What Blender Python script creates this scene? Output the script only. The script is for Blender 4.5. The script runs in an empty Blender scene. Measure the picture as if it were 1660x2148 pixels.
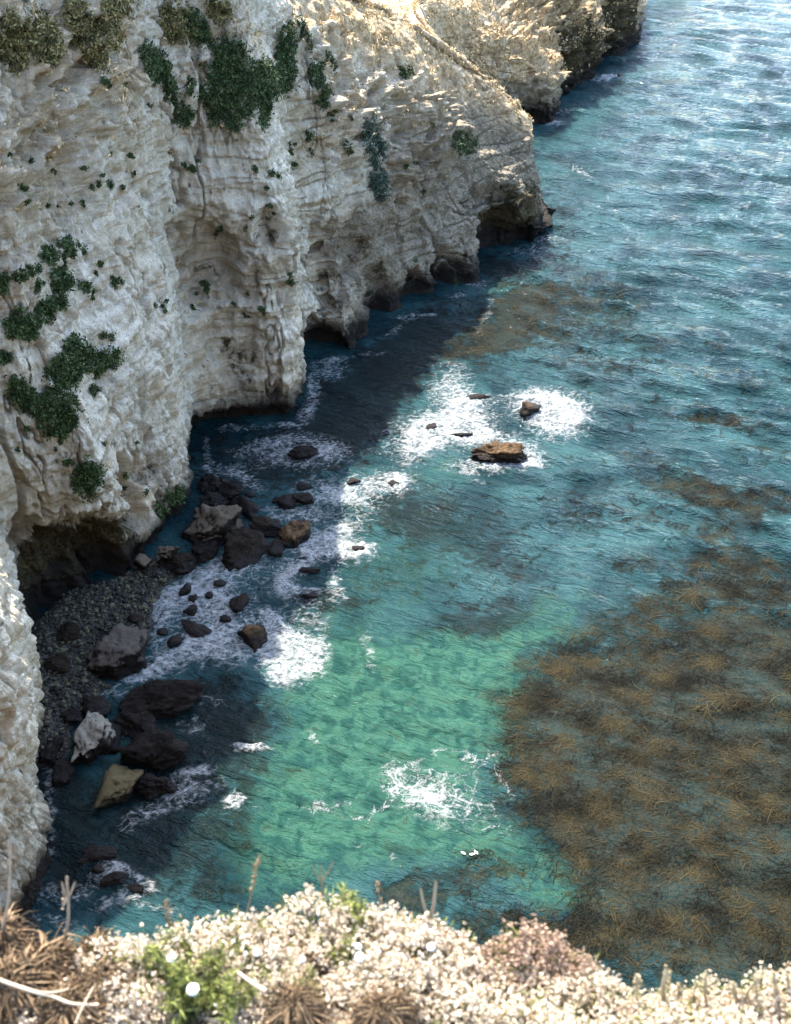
import bpy, math, random
import numpy as np
from mathutils import Vector
from mathutils.bvhtree import BVHTree

random.seed(7); RNG = np.random.RandomState(11)
SC = bpy.context.scene
COL = SC.collection
R = math.radians
PITCH = R(37.0); F = 2530.0; HC = 60.0
CP, SP = math.cos(PITCH), math.sin(PITCH)

# ------------------------------------------------------------------ camera, sky, sun, exposure
cam = bpy.data.cameras.new('camera'); camo = bpy.data.objects.new('camera', cam); COL.objects.link(camo)
camo.location = (0, 0, HC); camo.rotation_euler = (math.pi/2 - PITCH, 0, 0)
cam.sensor_fit = 'VERTICAL'; cam.sensor_height = 36.0; cam.lens = F/2148.0*36.0
cam.clip_start = 0.1; cam.clip_end = 8000
cam.dof.use_dof = True; cam.dof.focus_distance = 95; cam.dof.aperture_fstop = 5.4
SC.camera = camo
SUN_AZ = R(-15); SUN_EL = R(54)       # azimuth measured from +Y towards +X
sdir = Vector((math.sin(SUN_AZ)*math.cos(SUN_EL), math.cos(SUN_AZ)*math.cos(SUN_EL), math.sin(SUN_EL)))
w = bpy.data.worlds.new('World'); SC.world = w; w.use_nodes = True
nt = w.node_tree; nt.nodes.clear()
sky = nt.nodes.new('ShaderNodeTexSky'); sky.sky_type = 'NISHITA'; sky.sun_disc = False
sky.sun_elevation = SUN_EL; sky.sun_rotation = SUN_AZ
sky.air_density = 1.0; sky.dust_density = 1.4; sky.ozone_density = 1.0
bg = nt.nodes.new('ShaderNodeBackground'); bg.inputs[1].default_value = 0.15
ow = nt.nodes.new('ShaderNodeOutputWorld')
nt.links.new(sky.outputs[0], bg.inputs[0]); nt.links.new(bg.outputs[0], ow.inputs[0])
sun = bpy.data.lights.new('sun', 'SUN'); sun.energy = 3.0; sun.angle = R(0.53); sun.color = (1.0, 0.93, 0.82)
suno = bpy.data.objects.new('sun', sun); COL.objects.link(suno)
suno.rotation_euler = sdir.to_track_quat('Z', 'Y').to_euler(); suno.location = (-60, 200, 250)
SC.view_settings.view_transform = 'Standard'; SC.view_settings.look = 'None'
SC.view_settings.exposure = 3.0; SC.view_settings.gamma = 1.0; SC.view_settings.use_curve_mapping = False

# ------------------------------------------------------------------ helpers
def ray(px, py):
    a = (px - 830.0)/F; b = (1074.0 - py)/F
    return np.array([a, CP + b*SP, -SP + b*CP])
def at(px, py, z=0.0):                       # the place at height z that the photograph shows at (px, py)
    d = ray(px, py); t = (z - HC)/d[2]
    return np.array([d[0]*t, d[1]*t, z])
def topix(P):
    P = np.asarray(P, float); dz = P[..., 2] - HC
    t = P[..., 1]*CP - dz*SP; u = P[..., 1]*SP + dz*CP
    return 830 + F*P[..., 0]/t, 1074 - F*u/t, t

_g = np.random.RandomState(5)
PERM = _g.permutation(256); PERM = np.concatenate([PERM, PERM, PERM]).astype(np.int64)
GR = _g.normal(size=(256, 3)); GR /= np.linalg.norm(GR, axis=1)[:, None]
def noise(x, y, z):
    xi = np.floor(x).astype(np.int64); yi = np.floor(y).astype(np.int64); zi = np.floor(z).astype(np.int64)
    xf, yf, zf = x-xi, y-yi, z-zi
    xi &= 255; yi &= 255; zi &= 255
    fx = xf*xf*xf*(xf*(xf*6-15)+10); fy = yf*yf*yf*(yf*(yf*6-15)+10); fz = zf*zf*zf*(zf*(zf*6-15)+10)
    out = 0
    for i in (0, 1):
        A = PERM[xi+i]
        wx = fx if i else 1-fx
        for j in (0, 1):
            B = PERM[A+yi+j]; wy = fy if j else 1-fy
            for k in (0, 1):
                g = GR[PERM[B+zi+k]]
                wz = fz if k else 1-fz
                out = out + wx*wy*wz*(g[..., 0]*(xf-i)+g[..., 1]*(yf-j)+g[..., 2]*(zf-k))
    return out*1.5
def fbm(x, y, z, o=4, lac=2.07, gain=0.5):
    s = 0; a = 1.0
    for i in range(o):
        s = s + a*noise(x+17.3*i, y-9.1*i, z+4.7*i); x = x*lac; y = y*lac; z = z*lac; a *= gain
    return s
def ridged(x, y, z, o=4):
    s = 0; a = 1.0
    for i in range(o):
        s = s + a*(1-2*np.abs(noise(x+7.3*i, y-5.1*i, z+2.7*i))); x = x*2.1; y = y*2.1; z = z*2.1; a *= .5
    return s/1.9
def sstep(a, b, x):
    t = np.clip((x-a)/(b-a), 0, 1); return t*t*(3-2*t)

def mesh_from(name, V, faces, k=None, mat=None, smooth=True, parent=None):
    """V (n,3); faces (m,k) array"""
    V = np.asarray(V, np.float32); faces = np.asarray(faces, np.int32)
    k = faces.shape[1]
    me = bpy.data.meshes.new(name)
    me.vertices.add(len(V)); me.vertices.foreach_set('co', V.ravel())
    me.loops.add(faces.size); me.loops.foreach_set('vertex_index', faces.ravel())
    me.polygons.add(len(faces)); me.polygons.foreach_set('loop_start', np.arange(0, faces.size, k, dtype=np.int32))
    me.polygons.foreach_set('loop_total', np.full(len(faces), k, np.int32))
    me.polygons.foreach_set('use_smooth', np.full(len(faces), smooth))
    me.update(calc_edges=True)
    if mat: me.materials.append(mat)
    o = bpy.data.objects.new(name, me); COL.objects.link(o)
    if parent: o.parent = parent
    return o
def attr(o, name, vals):
    a = o.data.attributes.new(name, 'FLOAT', 'POINT'); a.data.foreach_set('value', np.asarray(vals, np.float32).ravel())
def grid_faces(nr, nc):
    i = np.arange(nr*nc).reshape(nr, nc)
    return np.stack([i[:-1, :-1], i[:-1, 1:], i[1:, 1:], i[1:, :-1]], -1).reshape(-1, 4)
def tag(o, label=None, cat=None, group=None, kind=None):
    if label: o['label'] = label
    if cat: o['category'] = cat
    if group: o['group'] = group
    if kind: o['kind'] = kind
    return o

# ------------------------------------------------------------------ node helpers
class NT:
    def __init__(s, name):
        s.m = bpy.data.materials.new(name); s.m.use_nodes = True
        s.t = s.m.node_tree; s.n = s.t.nodes; s.l = s.t.links
        s.b = s.n['Principled BSDF']
        s.geo = s.n.new('ShaderNodeNewGeometry')
        s.oc = s.n.new('ShaderNodeTexCoord')
    def lk(s, a, b): s.l.new(a, b)
    def mapping(s, scale, rot=(0, 0, 0), world=True):
        m = s.n.new('ShaderNodeMapping'); m.inputs['Scale'].default_value = scale; m.inputs['Rotation'].default_value = rot
        s.lk(s.geo.outputs['Position'] if world else s.oc.outputs['Object'], m.inputs[0]); return m.outputs[0]
    def along(s, ang, stretch):                 # coordinates stretched along a compass direction
        m = s.n.new('ShaderNodeMapping'); m.vector_type = 'TEXTURE'
        m.inputs['Scale'].default_value = (stretch, 1, 1); m.inputs['Rotation'].default_value = (0, 0, ang)
        s.lk(s.geo.outputs['Position'], m.inputs[0]); return m.outputs[0]
    def noise(s, vec, scale, detail=6, rough=.55, dist=0):
        n = s.n.new('ShaderNodeTexNoise'); n.inputs['Scale'].default_value = scale; n.inputs['Detail'].default_value = detail
        n.inputs['Roughness'].default_value = rough; n.inputs['Distortion'].default_value = dist
        s.lk(vec, n.inputs['Vector']); return n.outputs['Fac']
    def vor(s, vec, scale, feat='F1', out='Distance'):
        n = s.n.new('ShaderNodeTexVoronoi'); n.feature = feat; n.inputs['Scale'].default_value = scale
        s.lk(vec, n.inputs['Vector']); return n.outputs[out]
    def ramp(s, fac, a, b, va=0., vb=1.):
        n = s.n.new('ShaderNodeMapRange'); n.inputs[1].default_value = a; n.inputs[2].default_value = b
        n.inputs[3].default_value = va; n.inputs[4].default_value = vb; n.interpolation_type = 'SMOOTHSTEP'
        s.lk(fac, n.inputs[0]); return n.outputs[0]
    def mix(s, f, a, b):
        n = s.n.new('ShaderNodeMix'); n.data_type = 'RGBA'
        for v, i in ((f, 0), (a, 6), (b, 7)):
            if isinstance(v, (int, float)): n.inputs[i].default_value = v
            elif isinstance(v, tuple): n.inputs[i].default_value = (*v, 1)
            else: s.lk(v, n.inputs[i])
        return n.outputs[2]
    def math(s, op, a, b=0.):
        n = s.n.new('ShaderNodeMath'); n.operation = op
        for v, i in ((a, 0), (b, 1)):
            if isinstance(v, (int, float)): n.inputs[i].default_value = v
            else: s.lk(v, n.inputs[i])
        return n.outputs[0]
    def attr(s, name):
        n = s.n.new('ShaderNodeAttribute'); n.attribute_name = name; return n.outputs['Fac']
    def bump(s, h, dist, strength=1., normal=None):
        n = s.n.new('ShaderNodeBump'); n.inputs['Distance'].default_value = dist; n.inputs['Strength'].default_value = strength
        s.lk(h, n.inputs['Height'])
        if normal: s.lk(normal, n.inputs['Normal'])
        return n.outputs[0]
    def zpos(s):
        n = s.n.new('ShaderNodeSeparateXYZ'); s.lk(s.geo.outputs['Position'], n.inputs[0]); return n.outputs[2]
    def done(s, col, rough, normal=None, spec=.3):
        if isinstance(col, tuple): s.b.inputs['Base Color'].default_value = (*col, 1)
        else: s.lk(col, s.b.inputs['Base Color'])
        if isinstance(rough, (int, float)): s.b.inputs['Roughness'].default_value = rough
        else: s.lk(rough, s.b.inputs['Roughness'])
        s.b.inputs['Specular IOR Level'].default_value = spec
        if normal: s.lk(normal, s.b.inputs['Normal'])
        return s.m

# ------------------------------------------------------------------ THE CLIFF
def mat_cliff():
    t = NT('cliff_rock')
    P = t.mapping((1, 1, 1)); V = t.mapping((.9, .9, .22)); S = t.mapping((.14, .14, 2.0), (R(4), R(-3), 0)); S2 = t.mapping((.35, .35, 5.5), (R(5), R(-3), 0))
    crk = t.noise(P, 2.4, 9, .72, .8); lay = t.noise(S2, 1.0, 6, .7, .3); strk = t.noise(V, 4.5, 6, .7, .4)
    big = t.noise(P, .11, 5, .6, .3); mid = t.noise(P, .7, 8, .65, .4); fine = t.noise(P, 4.5, 8, .7)
    flute = t.noise(V, 1.1, 8, .65, .6); strata = t.noise(S, 1.0, 7, .62, .5)
    c = t.mix(t.ramp(mid, .32, .66), (.50, .445, .325), (.80, .735, .585))
    c = t.mix(t.ramp(big, .42, .62, 0, .6), c, (.52, .42, .27))
    c = t.mix(t.ramp(strata, .50, .66, 0, .8), c, (.42, .31, .17))
    c = t.mix(t.ramp(flute, .58, .74, 0, .45), c, (.22, .185, .135))
    c = t.mix(t.ramp(lay, .55, .70, 0, .55), c, (.27, .225, .16))
    c = t.mix(t.ramp(strk, .58, .74, 0, .42), c, (.22, .19, .14))
    c = t.mix(t.ramp(crk, .60, .70, 0, .7), c, (.12, .10, .075))
    c = t.mix(t.ramp(fine, .60, .74, 0, .6), c, (.13, .115, .09))
    c = t.mix(t.ramp(flute, .44, .30, 0, .6), c, (.80, .765, .67))
    pits = t.ramp(t.vor(t.mapping((1, 1, .6)), 1.3), .26, .12, 0, 1)
    pits = t.math('MULTIPLY', pits, t.ramp(t.noise(P, .35, 3), .5, .62))
    c = t.mix(t.math('MULTIPLY', pits, .75), c, (.055, .05, .035))
    # scrub covered tan slopes
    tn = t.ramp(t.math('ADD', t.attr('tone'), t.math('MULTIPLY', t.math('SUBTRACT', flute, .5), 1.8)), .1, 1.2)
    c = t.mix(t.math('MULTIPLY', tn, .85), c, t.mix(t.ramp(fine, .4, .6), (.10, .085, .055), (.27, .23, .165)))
    sc = t.attr('scrub')
    tanc = t.mix(t.ramp(t.noise(P, 1.6, 8, .7), .38, .6), (.26, .18, .09), (.64, .47, .27))
    c = t.mix(sc, c, tanc)
    # olive growth / dark stain
    st = t.attr('stain')
    stm = t.ramp(t.math('ADD', st, t.math('MULTIPLY', t.math('SUBTRACT', mid, .5), 2.6)), .25, .75)
    dark = t.mix(t.ramp(fine, .4, .62), (.022, .02, .013), (.10, .075, .03))
    c = t.mix(stm, c, dark)
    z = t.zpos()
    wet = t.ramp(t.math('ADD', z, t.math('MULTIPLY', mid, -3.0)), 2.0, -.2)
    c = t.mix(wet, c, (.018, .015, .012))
    h = t.math('ADD', t.math('MULTIPLY', flute, .6), t.math('MULTIPLY', crk, -.55))
    h = t.math('ADD', h, t.math('MULTIPLY', strata, .6)); h = t.math('ADD', h, t.math('MULTIPLY', lay, .3)); h = t.math('ADD', h, t.math('MULTIPLY', strk, .25))
    n1 = t.bump(h, 1.1, .75)
    n2 = t.bump(fine, .30, 1., n1)
    return t.done(c, .9, n2, .15)

DEF_G = [.04, .12, .24, .40, .60, .80, 1.0]
DEF_F = [.02, .07, .15, .28, .50, .75, 1.0]
FAR_F = [.00, .03, .06, .14, .40, .70, 1.0]
# (base point in pixel or world, rim xyz, fractions)
def b(px, py): p = at(px, py); return (p[0], p[1])
SECT = [
 (b(-260, 2400), (-34, 20, 60), DEF_F),
 (b(-120, 2150), (-34, 32, 60), DEF_F),
 (b(40, 1960), (-34, 42, 60), [.0, .02, .05, .15, .4, .7, 1]),
 (b(92, 1800), (-33, 52, 58), [-.02, -.06, -.12, -.10, .15, .55, 1]),
 (b(84, 1600), (-33, 60, 56), [-.03, -.10, -.14, -.10, .12, .55, 1]),
 (b(70, 1350), (-34, 68, 55), [.0, .0, .03, .12, .4, .7, 1]),
 (b(150, 1275), (-34, 75, 54), [.02, .02, -.04, .06, .35, .68, 1]),
 (b(225, 1235), (-32, 79, 57), [.02, -.02, -.10, .04, .33, .66, 1]),
 (b(290, 1190), (-27.5, 83, 58), [.0, .0, .04, .18, .42, .7, 1]),
 (b(340, 1130), (-24.6, 86.5, 58), [-.02, .0, .08, .22, .45, .72, 1]),
 (b(400, 1050), (-23.8, 90, 58), [.0, .04, .12, .25, .47, .74, 1]),
 (b(412, 1015), (-22.9, 94, 58), [.0, .02, .08, .2, .45, .72, 1]),
 (b(395, 935), (-21.8, 98, 58), [-.12, -.15, -.08, .12, .4, .7, 1]),
 (b(440, 890), (-20.9, 102, 57.5), [-.18, -.12, .0, .16, .42, .72, 1]),
 (b(520, 870), (-19.5, 105, 57), [-.12, -.08, .0, .14, .4, .7, 1]),
 (b(605, 865), (-18.5, 107, 56), [-.06, -.06, .0, .14, .4, .7, 1]),
 (b(640, 835), (-16.8, 110, 53.5), [-.02, -.03, .02, .16, .4, .7, 1]),
 (b(648, 765), (-15.5, 113, 48), [.05, .08, .12, .22, .45, .72, 1]),
 (b(690, 728), (-14, 116, 42), [-.15, -.02, .08, .2, .45, .72, 1]),
 (b(745, 735), (-11.5, 118, 37.5), DEF_F),
 (b(800, 670), (-8, 120, 32), [-.05, .0, .1, .25, .5, .75, 1]),
 (b(850, 648), (-5, 124, 29.5), DEF_F),
 (b(905, 615), (-2, 128, 27.3), [-.05, .0, .1, .26, .5, .75, 1]),
 (b(960, 590), (.8, 132, 25), [-.04, .02, .1, .26, .5, .75, 1]),
 (b(1003, 585), (4.5, 136, 21.5), [.02, .06, .14, .28, .5, .75, 1]),
 (b(1022, 520), (8.0, 138, 18.5), [.05, .0, -.35, -.25, .2, .65, 1]),
 (b(1075, 508), (11.5, 138.8, 16), [.05, -.1, -.5, -.35, .2, .65, 1]),
 (b(1130, 498), (14.2, 139.3, 13.5), [.0, .0, .02, .1, .3, .6, 1]),
 (b(1146, 468), (15.6, 140.5, 11.8), [.02, .1, .2, .35, .55, .75, 1]),
 ((16.8, 147), (14.5, 143.5, 12), DEF_F),
 ((11, 154), (10.5, 148, 14), DEF_F),
 ((7, 160), (5, 155, 17), DEF_F),
 ((11, 168), (3, 163, 19), DEF_F),
 ((18.5, 173), (7, 171, 18), FAR_F),
 (b(1160, 252), (10, 177, 17), FAR_F),
 (b(1172, 205), (11.5, 183, 18.5), FAR_F),
 (b(1215, 175), (14, 189, 21), FAR_F),
 (b(1242, 160), (18, 194, 23), FAR_F),
 (b(1250, 132), (22, 202, 23), FAR_F),
 (b(1300, 112), (27, 209, 22), FAR_F),
 (b(1335, 88), (31, 215, 20), FAR_F),
 (b(1346, 62), (34, 224, 19), FAR_F),
 (b(1340, -20), (36, 238, 19), FAR_F),
 (b(1380, -90), (40, 262, 22), FAR_F),
 (b(1500, -190), (60, 330, 30), FAR_F),
]
ns = len(SECT)
KN = []
for (bx, by), rim, f in SECT:
    rim = np.array(rim, float); B = np.array([bx, by]); d = rim[:2]-B; f = list(f)
    if 106 <= rim[1] <= 134 and rim[2] > 22: f[3] -= .10; f[4] -= .20; f[5] -= .20
    elif 66 <= rim[1] < 83: f[3] += .06; f[4] += .10; f[5] += .08
    elif 83 <= rim[1] < 106: f[4] -= .10; f[5] -= .14
    if 82 <= rim[1] < 95: f[3] += .14; f[4] += .26; f[5] += .22; f[6] -= .02
    elif 97 <= rim[1] < 106: f[3] -= .10; f[4] -= .12
    ks = [(*(B + d*0.12*(-1)), -4.0), (bx, by, 0.0)]
    for g, ff in zip(DEF_G, f): ks.append((*(B+d*ff), rim[2]*g))
    KN.append(ks)
KN = np.array(KN)                                   # ns, 9, 3
# inland plateau beyond the rim
inl = KN[:, -1, :2]-KN[:, 1, :2]
sm = inl.copy()
for _ in range(6):
    sm[1:-1] = (sm[:-2]+2*sm[1:-1]+sm[2:])/4
sm /= np.linalg.norm(sm, axis=1)[:, None]
sm = 0.35*sm + 0.65*np.array([[-.93, .37]]); sm /= np.linalg.norm(sm, axis=1)[:, None]
P1 = np.concatenate([KN[:, -1, :2]+sm*7, KN[:, -1, 2:]+.6], 1)
P2 = np.concatenate([KN[:, -1, :2]+sm*60, KN[:, -1, 2:]+6], 1)
P3 = np.concatenate([KN[:, -1, :2]+sm*400, KN[:, -1, 2:]+10], 1)
KN = np.concatenate([KN, P1[:, None], P2[:, None], P3[:, None]], 1)
def catmull(A, tt):                                 # A (n, ...), tt float positions
    n = len(A); i = np.clip(np.floor(tt).astype(int), 0, n-2); t = (tt-i)
    sh = (len(tt),)+(1,)*(A.ndim-1); t = t.reshape(sh)
    p0 = A[np.clip(i-1, 0, n-1)]; p1 = A[i]; p2 = A[i+1]; p3 = A[np.clip(i+2, 0, n-1)]
    return .5*(2*p1+(p2-p0)*t+(2*p0-5*p1+4*p2-p3)*t*t+(3*p1-p0-3*p2+p3)*t**3)
seg = []
px, py, _ = topix(KN[:, 1]); px2, py2, _ = topix(KN[:, 6])
for i in range(ns-1):
    L = max(math.hypot(px[i+1]-px[i], py[i+1]-py[i]), math.hypot(px2[i+1]-px2[i], py2[i+1]-py2[i]))
    seg.append(max(6, int(min(L, 260)/2.6)))
ss = np.concatenate([i+np.arange(m)/m for i, m in enumerate(seg)]+[[ns-1.0]])
rows = [8, 16, 34, 44, 58, 74, 74, 60, 20, 12, 5]
vv = np.concatenate([i+np.arange(m)/m for i, m in enumerate(rows)]+[[float(len(rows))]])
G = catmull(KN, ss)                                 # nc, 12, 3
G = catmull(np.swapaxes(G, 0, 1).copy(), vv)        # nr, nc, 3
nr, nc = G.shape[:2]
def gnormals(G):
    du = np.gradient(G, axis=1); dv = np.gradient(G, axis=0)
    n = np.cross(du, dv); n /= np.linalg.norm(n, axis=2)[..., None]+1e-9
    return n
N = gnormals(G)
X, Y, Z = G[..., 0], G[..., 1], G[..., 2]
far = sstep(150, 175, Y)
vrow = vv[:, None]*np.ones((1, nc))
flat = sstep(8.2, 9.2, vrow)                        # on the plateau
amp = (1-.8*flat)*(1-.62*sstep(6.5, 7.3, vrow)*sstep(95, 115, Y))
D = 1.1*fbm(X/9, Y/9, Z/12, 3)
D += .65*ridged(X/4.2+1.0*fbm(X/5, Y/5, Z/8, 2), Y/4.2, Z/16, 3)*sstep(-1, 4, Z)
zt = Z + .03*X - .02*Y + 1.2*fbm(X/14, Y/14, Z/10, 2)
led = (zt/2.3) % 1.0
D += .32*(sstep(0, .75, led)-sstep(.8, 1., led))*sstep(-.1, .5, fbm(X/8+3, Y/8, Z/8, 2)+.25)
led2 = (zt/0.9+.3) % 1.0
D += .17*(sstep(0, .7, led2)-sstep(.75, 1., led2))*sstep(.0, .6, fbm(X/5+9, Y/5, Z/3, 3))
LUMP = np.zeros_like(X)
for q in [(-4, 116, 31, 5, .7), (0, 114, 27, 7, 1.), (4, 120, 22, 6, 1.), (8, 128, 18, 6, .8), (-3, 112, 20, 4, .8), (3, 117, 12, 4, .6), (-22, 86, 36, 6, .8), (-23, 78, 32, 5, .7), (-22, 70, 30, 5, .7), (-18, 100, 40, 6, .6), (20, 185, 10, 12, 1.), (30, 205, 12, 14, 1.)]:
    LUMP += q[4]*np.exp(-((X-q[0])**2+(Y-q[1])**2+(Z-q[2])**2)/q[3]**2)
D += LUMP*(2.3*ridged(X/3.6, Y/3.6, Z/3.0, 4)+1.0*fbm(X/1.5, Y/1.5, Z/1.3, 3)-.8)
lz = ((Z+1.8*fbm(X/3, Y/3, Z/6, 3))/2.4) % 1.0
D += np.clip(LUMP*1.3, 0, 1)*1.9*(sstep(0, .8, lz)-sstep(.86, 1., lz))*np.clip(.7+1.2*noise(X/2.5, Y/2.5, Z/5), 0, 1.3)
D -= 1.1*(1-sstep(0, .07, np.abs(noise(X/3.2+.35*fbm(X, Y, Z/3, 2), Y/3.2, Z/20))))*sstep(-.3, .3, noise(X/9, Y/9, Z/9+4))
D -= .45*(1-sstep(0, .06, np.abs(noise(X/1.6+4, Y/1.6, Z/9+.2*fbm(X, Y, Z, 2)))))*sstep(-.2, .4, noise(X/7+8, Y/7, Z/7+4))
D -= .35*(1-sstep(0, .07, np.abs(noise(X/9+4, Y/9, zt/1.5))))
gpx, gpy, gtt = topix(G); vis_ = (gtt > 30) & (vrow < 8)
for (qx, qy, qr, qd) in [(440, 560, 3.2, 1.9), (465, 590, 2.4, 1.2), (700, 575, 3.4, 2.0), (765, 525, 2.6, 1.6), (572, 495, 1.3, 1.5), (1050, 470, 3.6, 2.4), (820, 630, 2.4, 1.6), (690, 730, 2., 2.), (292, 1010, 1.5, 1.6), (300, 1080, 1.6, 1.6), (325, 985, 1., 1.3),
                         (190, 1150, 2.6, 2.2), (120, 1220, 2.6, 2.2), (500, 730, 2.6, 1.1), (240, 1200, 1.7, 1.8), (955, 575, 2., 1.8), (890, 625, 2., 1.6), (80, 1150, 1.6, 1.2), (620, 640, 1.6, .9), (930, 150, 4, 1.5), (860, 250, 2.5, 1.3), (110, 330, 5, 1.), (400, 850, 2, 1.)]:
    dd2 = np.where(vis_, (gpx-qx)**2+(gpy-qy)**2, 1e9); near_ = dd2 < 200
    if not near_.any(): continue
    ii = np.unravel_index(np.argmin(np.where(near_, gtt, 1e9)), gtt.shape); c0 = G[ii]
    rr_ = np.sqrt((X-c0[0])**2+(Y-c0[1])**2+((Z-c0[2])*.62)**2)/qr+.25*fbm(X/1.5, Y/1.5, Z/1.5, 3)
    D -= qd*sstep(1.05, .55, rr_)
D += .42*fbm(X/1.9, Y/1.9, Z/4.5, 3)
D += .42*ridged(X/1.3, Y/1.3, Z/3.4, 3)*sstep(-.35, .5, fbm(X/6, Y/6, Z/6+3, 2))
D += .20*fbm(X/.45, Y/.45, Z/.7, 3)
D -= .9                                              # keep the water line where it is
lowz = sstep(-2.5, 1.0, Z)
G = G + N*(D*amp*(.35+.65*lowz))[..., None]
cliff = mesh_from('cliff', G.reshape(-1, 3), grid_faces(nr, nc))
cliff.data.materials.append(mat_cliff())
tag(cliff, kind='structure')
NG = gnormals(G)
bvh = BVHTree.FromPolygons([tuple(v) for v in G.reshape(-1, 3).tolist()], grid_faces(nr, nc).tolist())
CAM = Vector((0, 0, HC))
def hit(px, py):
    d = Vector(ray(px, py)).normalized()
    loc, nor, idx, dist = bvh.ray_cast(CAM, d, 1000)
    if loc is None: return None, None
    if nor.dot(d) > 0: nor = -nor
    return loc, nor
# attributes
X, Y, Z = G[..., 0], G[..., 1], G[..., 2]
scrub = np.zeros_like(Z); stain = np.zeros_like(Z); tone = np.zeros_like(Z)
nz = np.abs(NG[..., 2])
def spot(A, px, py, r, s=1., zs=1.):
    l, n = hit(px, py)
    if l is None: return
    A += s*np.exp(-(((X-l.x)**2+(Y-l.y)**2+((Z-l.z)*zs)**2)/(r*r)))
crest = sstep(6.5, 7.6, vrow)*sstep(95, 118, Y)
scrub = np.maximum(scrub, crest)
scrub = np.maximum(scrub, sstep(158, 168, Y)*sstep(4, 8, Z + 3*fbm(X/4, Y/4, Z/4, 3)))
scrub = np.maximum(scrub, .7*sstep(.5, .8, nz)*sstep(20, 30, Z)); scrub = np.maximum(scrub, np.where(Y > 105, .5, .22)*np.clip(LUMP, 0, 1))
scrub = np.clip(scrub+.7*fbm(X/2.5, Y/2.5, Z/2.5, 3)*scrub, 0, 1)
for q in [(190, 1130, 2.2, 1.0), (120, 1180, 2.5, 1.1), (230, 1100, 1.8, .9), (210, 1180, 3, 1.3), (150, 1250, 3, 1.4), (110, 1280, 2.5, 1.2),
          (240, 1220, 2.4, 1.1), (60, 1180, 1.6, .6), (100, 1120, 1.5, .5), (520, 870, 2.5, .9), (460, 870, 2, .9), (510, 750, 1.6, .5), (470, 720, 1.4, .4),
          (560, 870, 2, .9), (700, 720, 1.5, 1.1), (820, 640, 2, .8), (860, 640, 2, .6), (960, 580, 2, .8), (1050, 500, 4, 1.2), (1090, 470, 3, .9), (1070, 440, 3, .6),
          (1120, 400, 3, .45), (280, 1000, 1.2, .5), (320, 990, 1.0, .4), (300, 1180, 1.5, .7), (690, 560, 2, .5), (760, 520, 1.5, .6),
          (800, 560, 2, .6), (570, 490, 1.3, .6), (440, 560, 1.6, .4), (1200, 120, 6, .8), (1180, 200, 4, .8), (1300, 60, 9, 1.2), (1230, 130, 5, 1.), (1150, 230, 3, .6)]:
    spot(stain, q[0], q[1], q[2], q[3])
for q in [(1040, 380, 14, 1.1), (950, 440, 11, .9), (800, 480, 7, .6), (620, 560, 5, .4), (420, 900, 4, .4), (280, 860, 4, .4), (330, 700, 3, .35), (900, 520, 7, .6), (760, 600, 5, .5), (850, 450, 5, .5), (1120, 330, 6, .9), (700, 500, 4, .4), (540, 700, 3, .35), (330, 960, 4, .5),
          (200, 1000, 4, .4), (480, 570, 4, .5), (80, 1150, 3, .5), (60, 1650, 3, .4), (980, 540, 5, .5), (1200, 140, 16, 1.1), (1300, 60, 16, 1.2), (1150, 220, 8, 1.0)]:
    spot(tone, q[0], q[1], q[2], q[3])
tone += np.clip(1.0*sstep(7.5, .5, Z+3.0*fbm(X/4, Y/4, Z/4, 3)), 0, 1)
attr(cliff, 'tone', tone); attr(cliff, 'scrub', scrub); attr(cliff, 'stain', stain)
#EOF1

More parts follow.
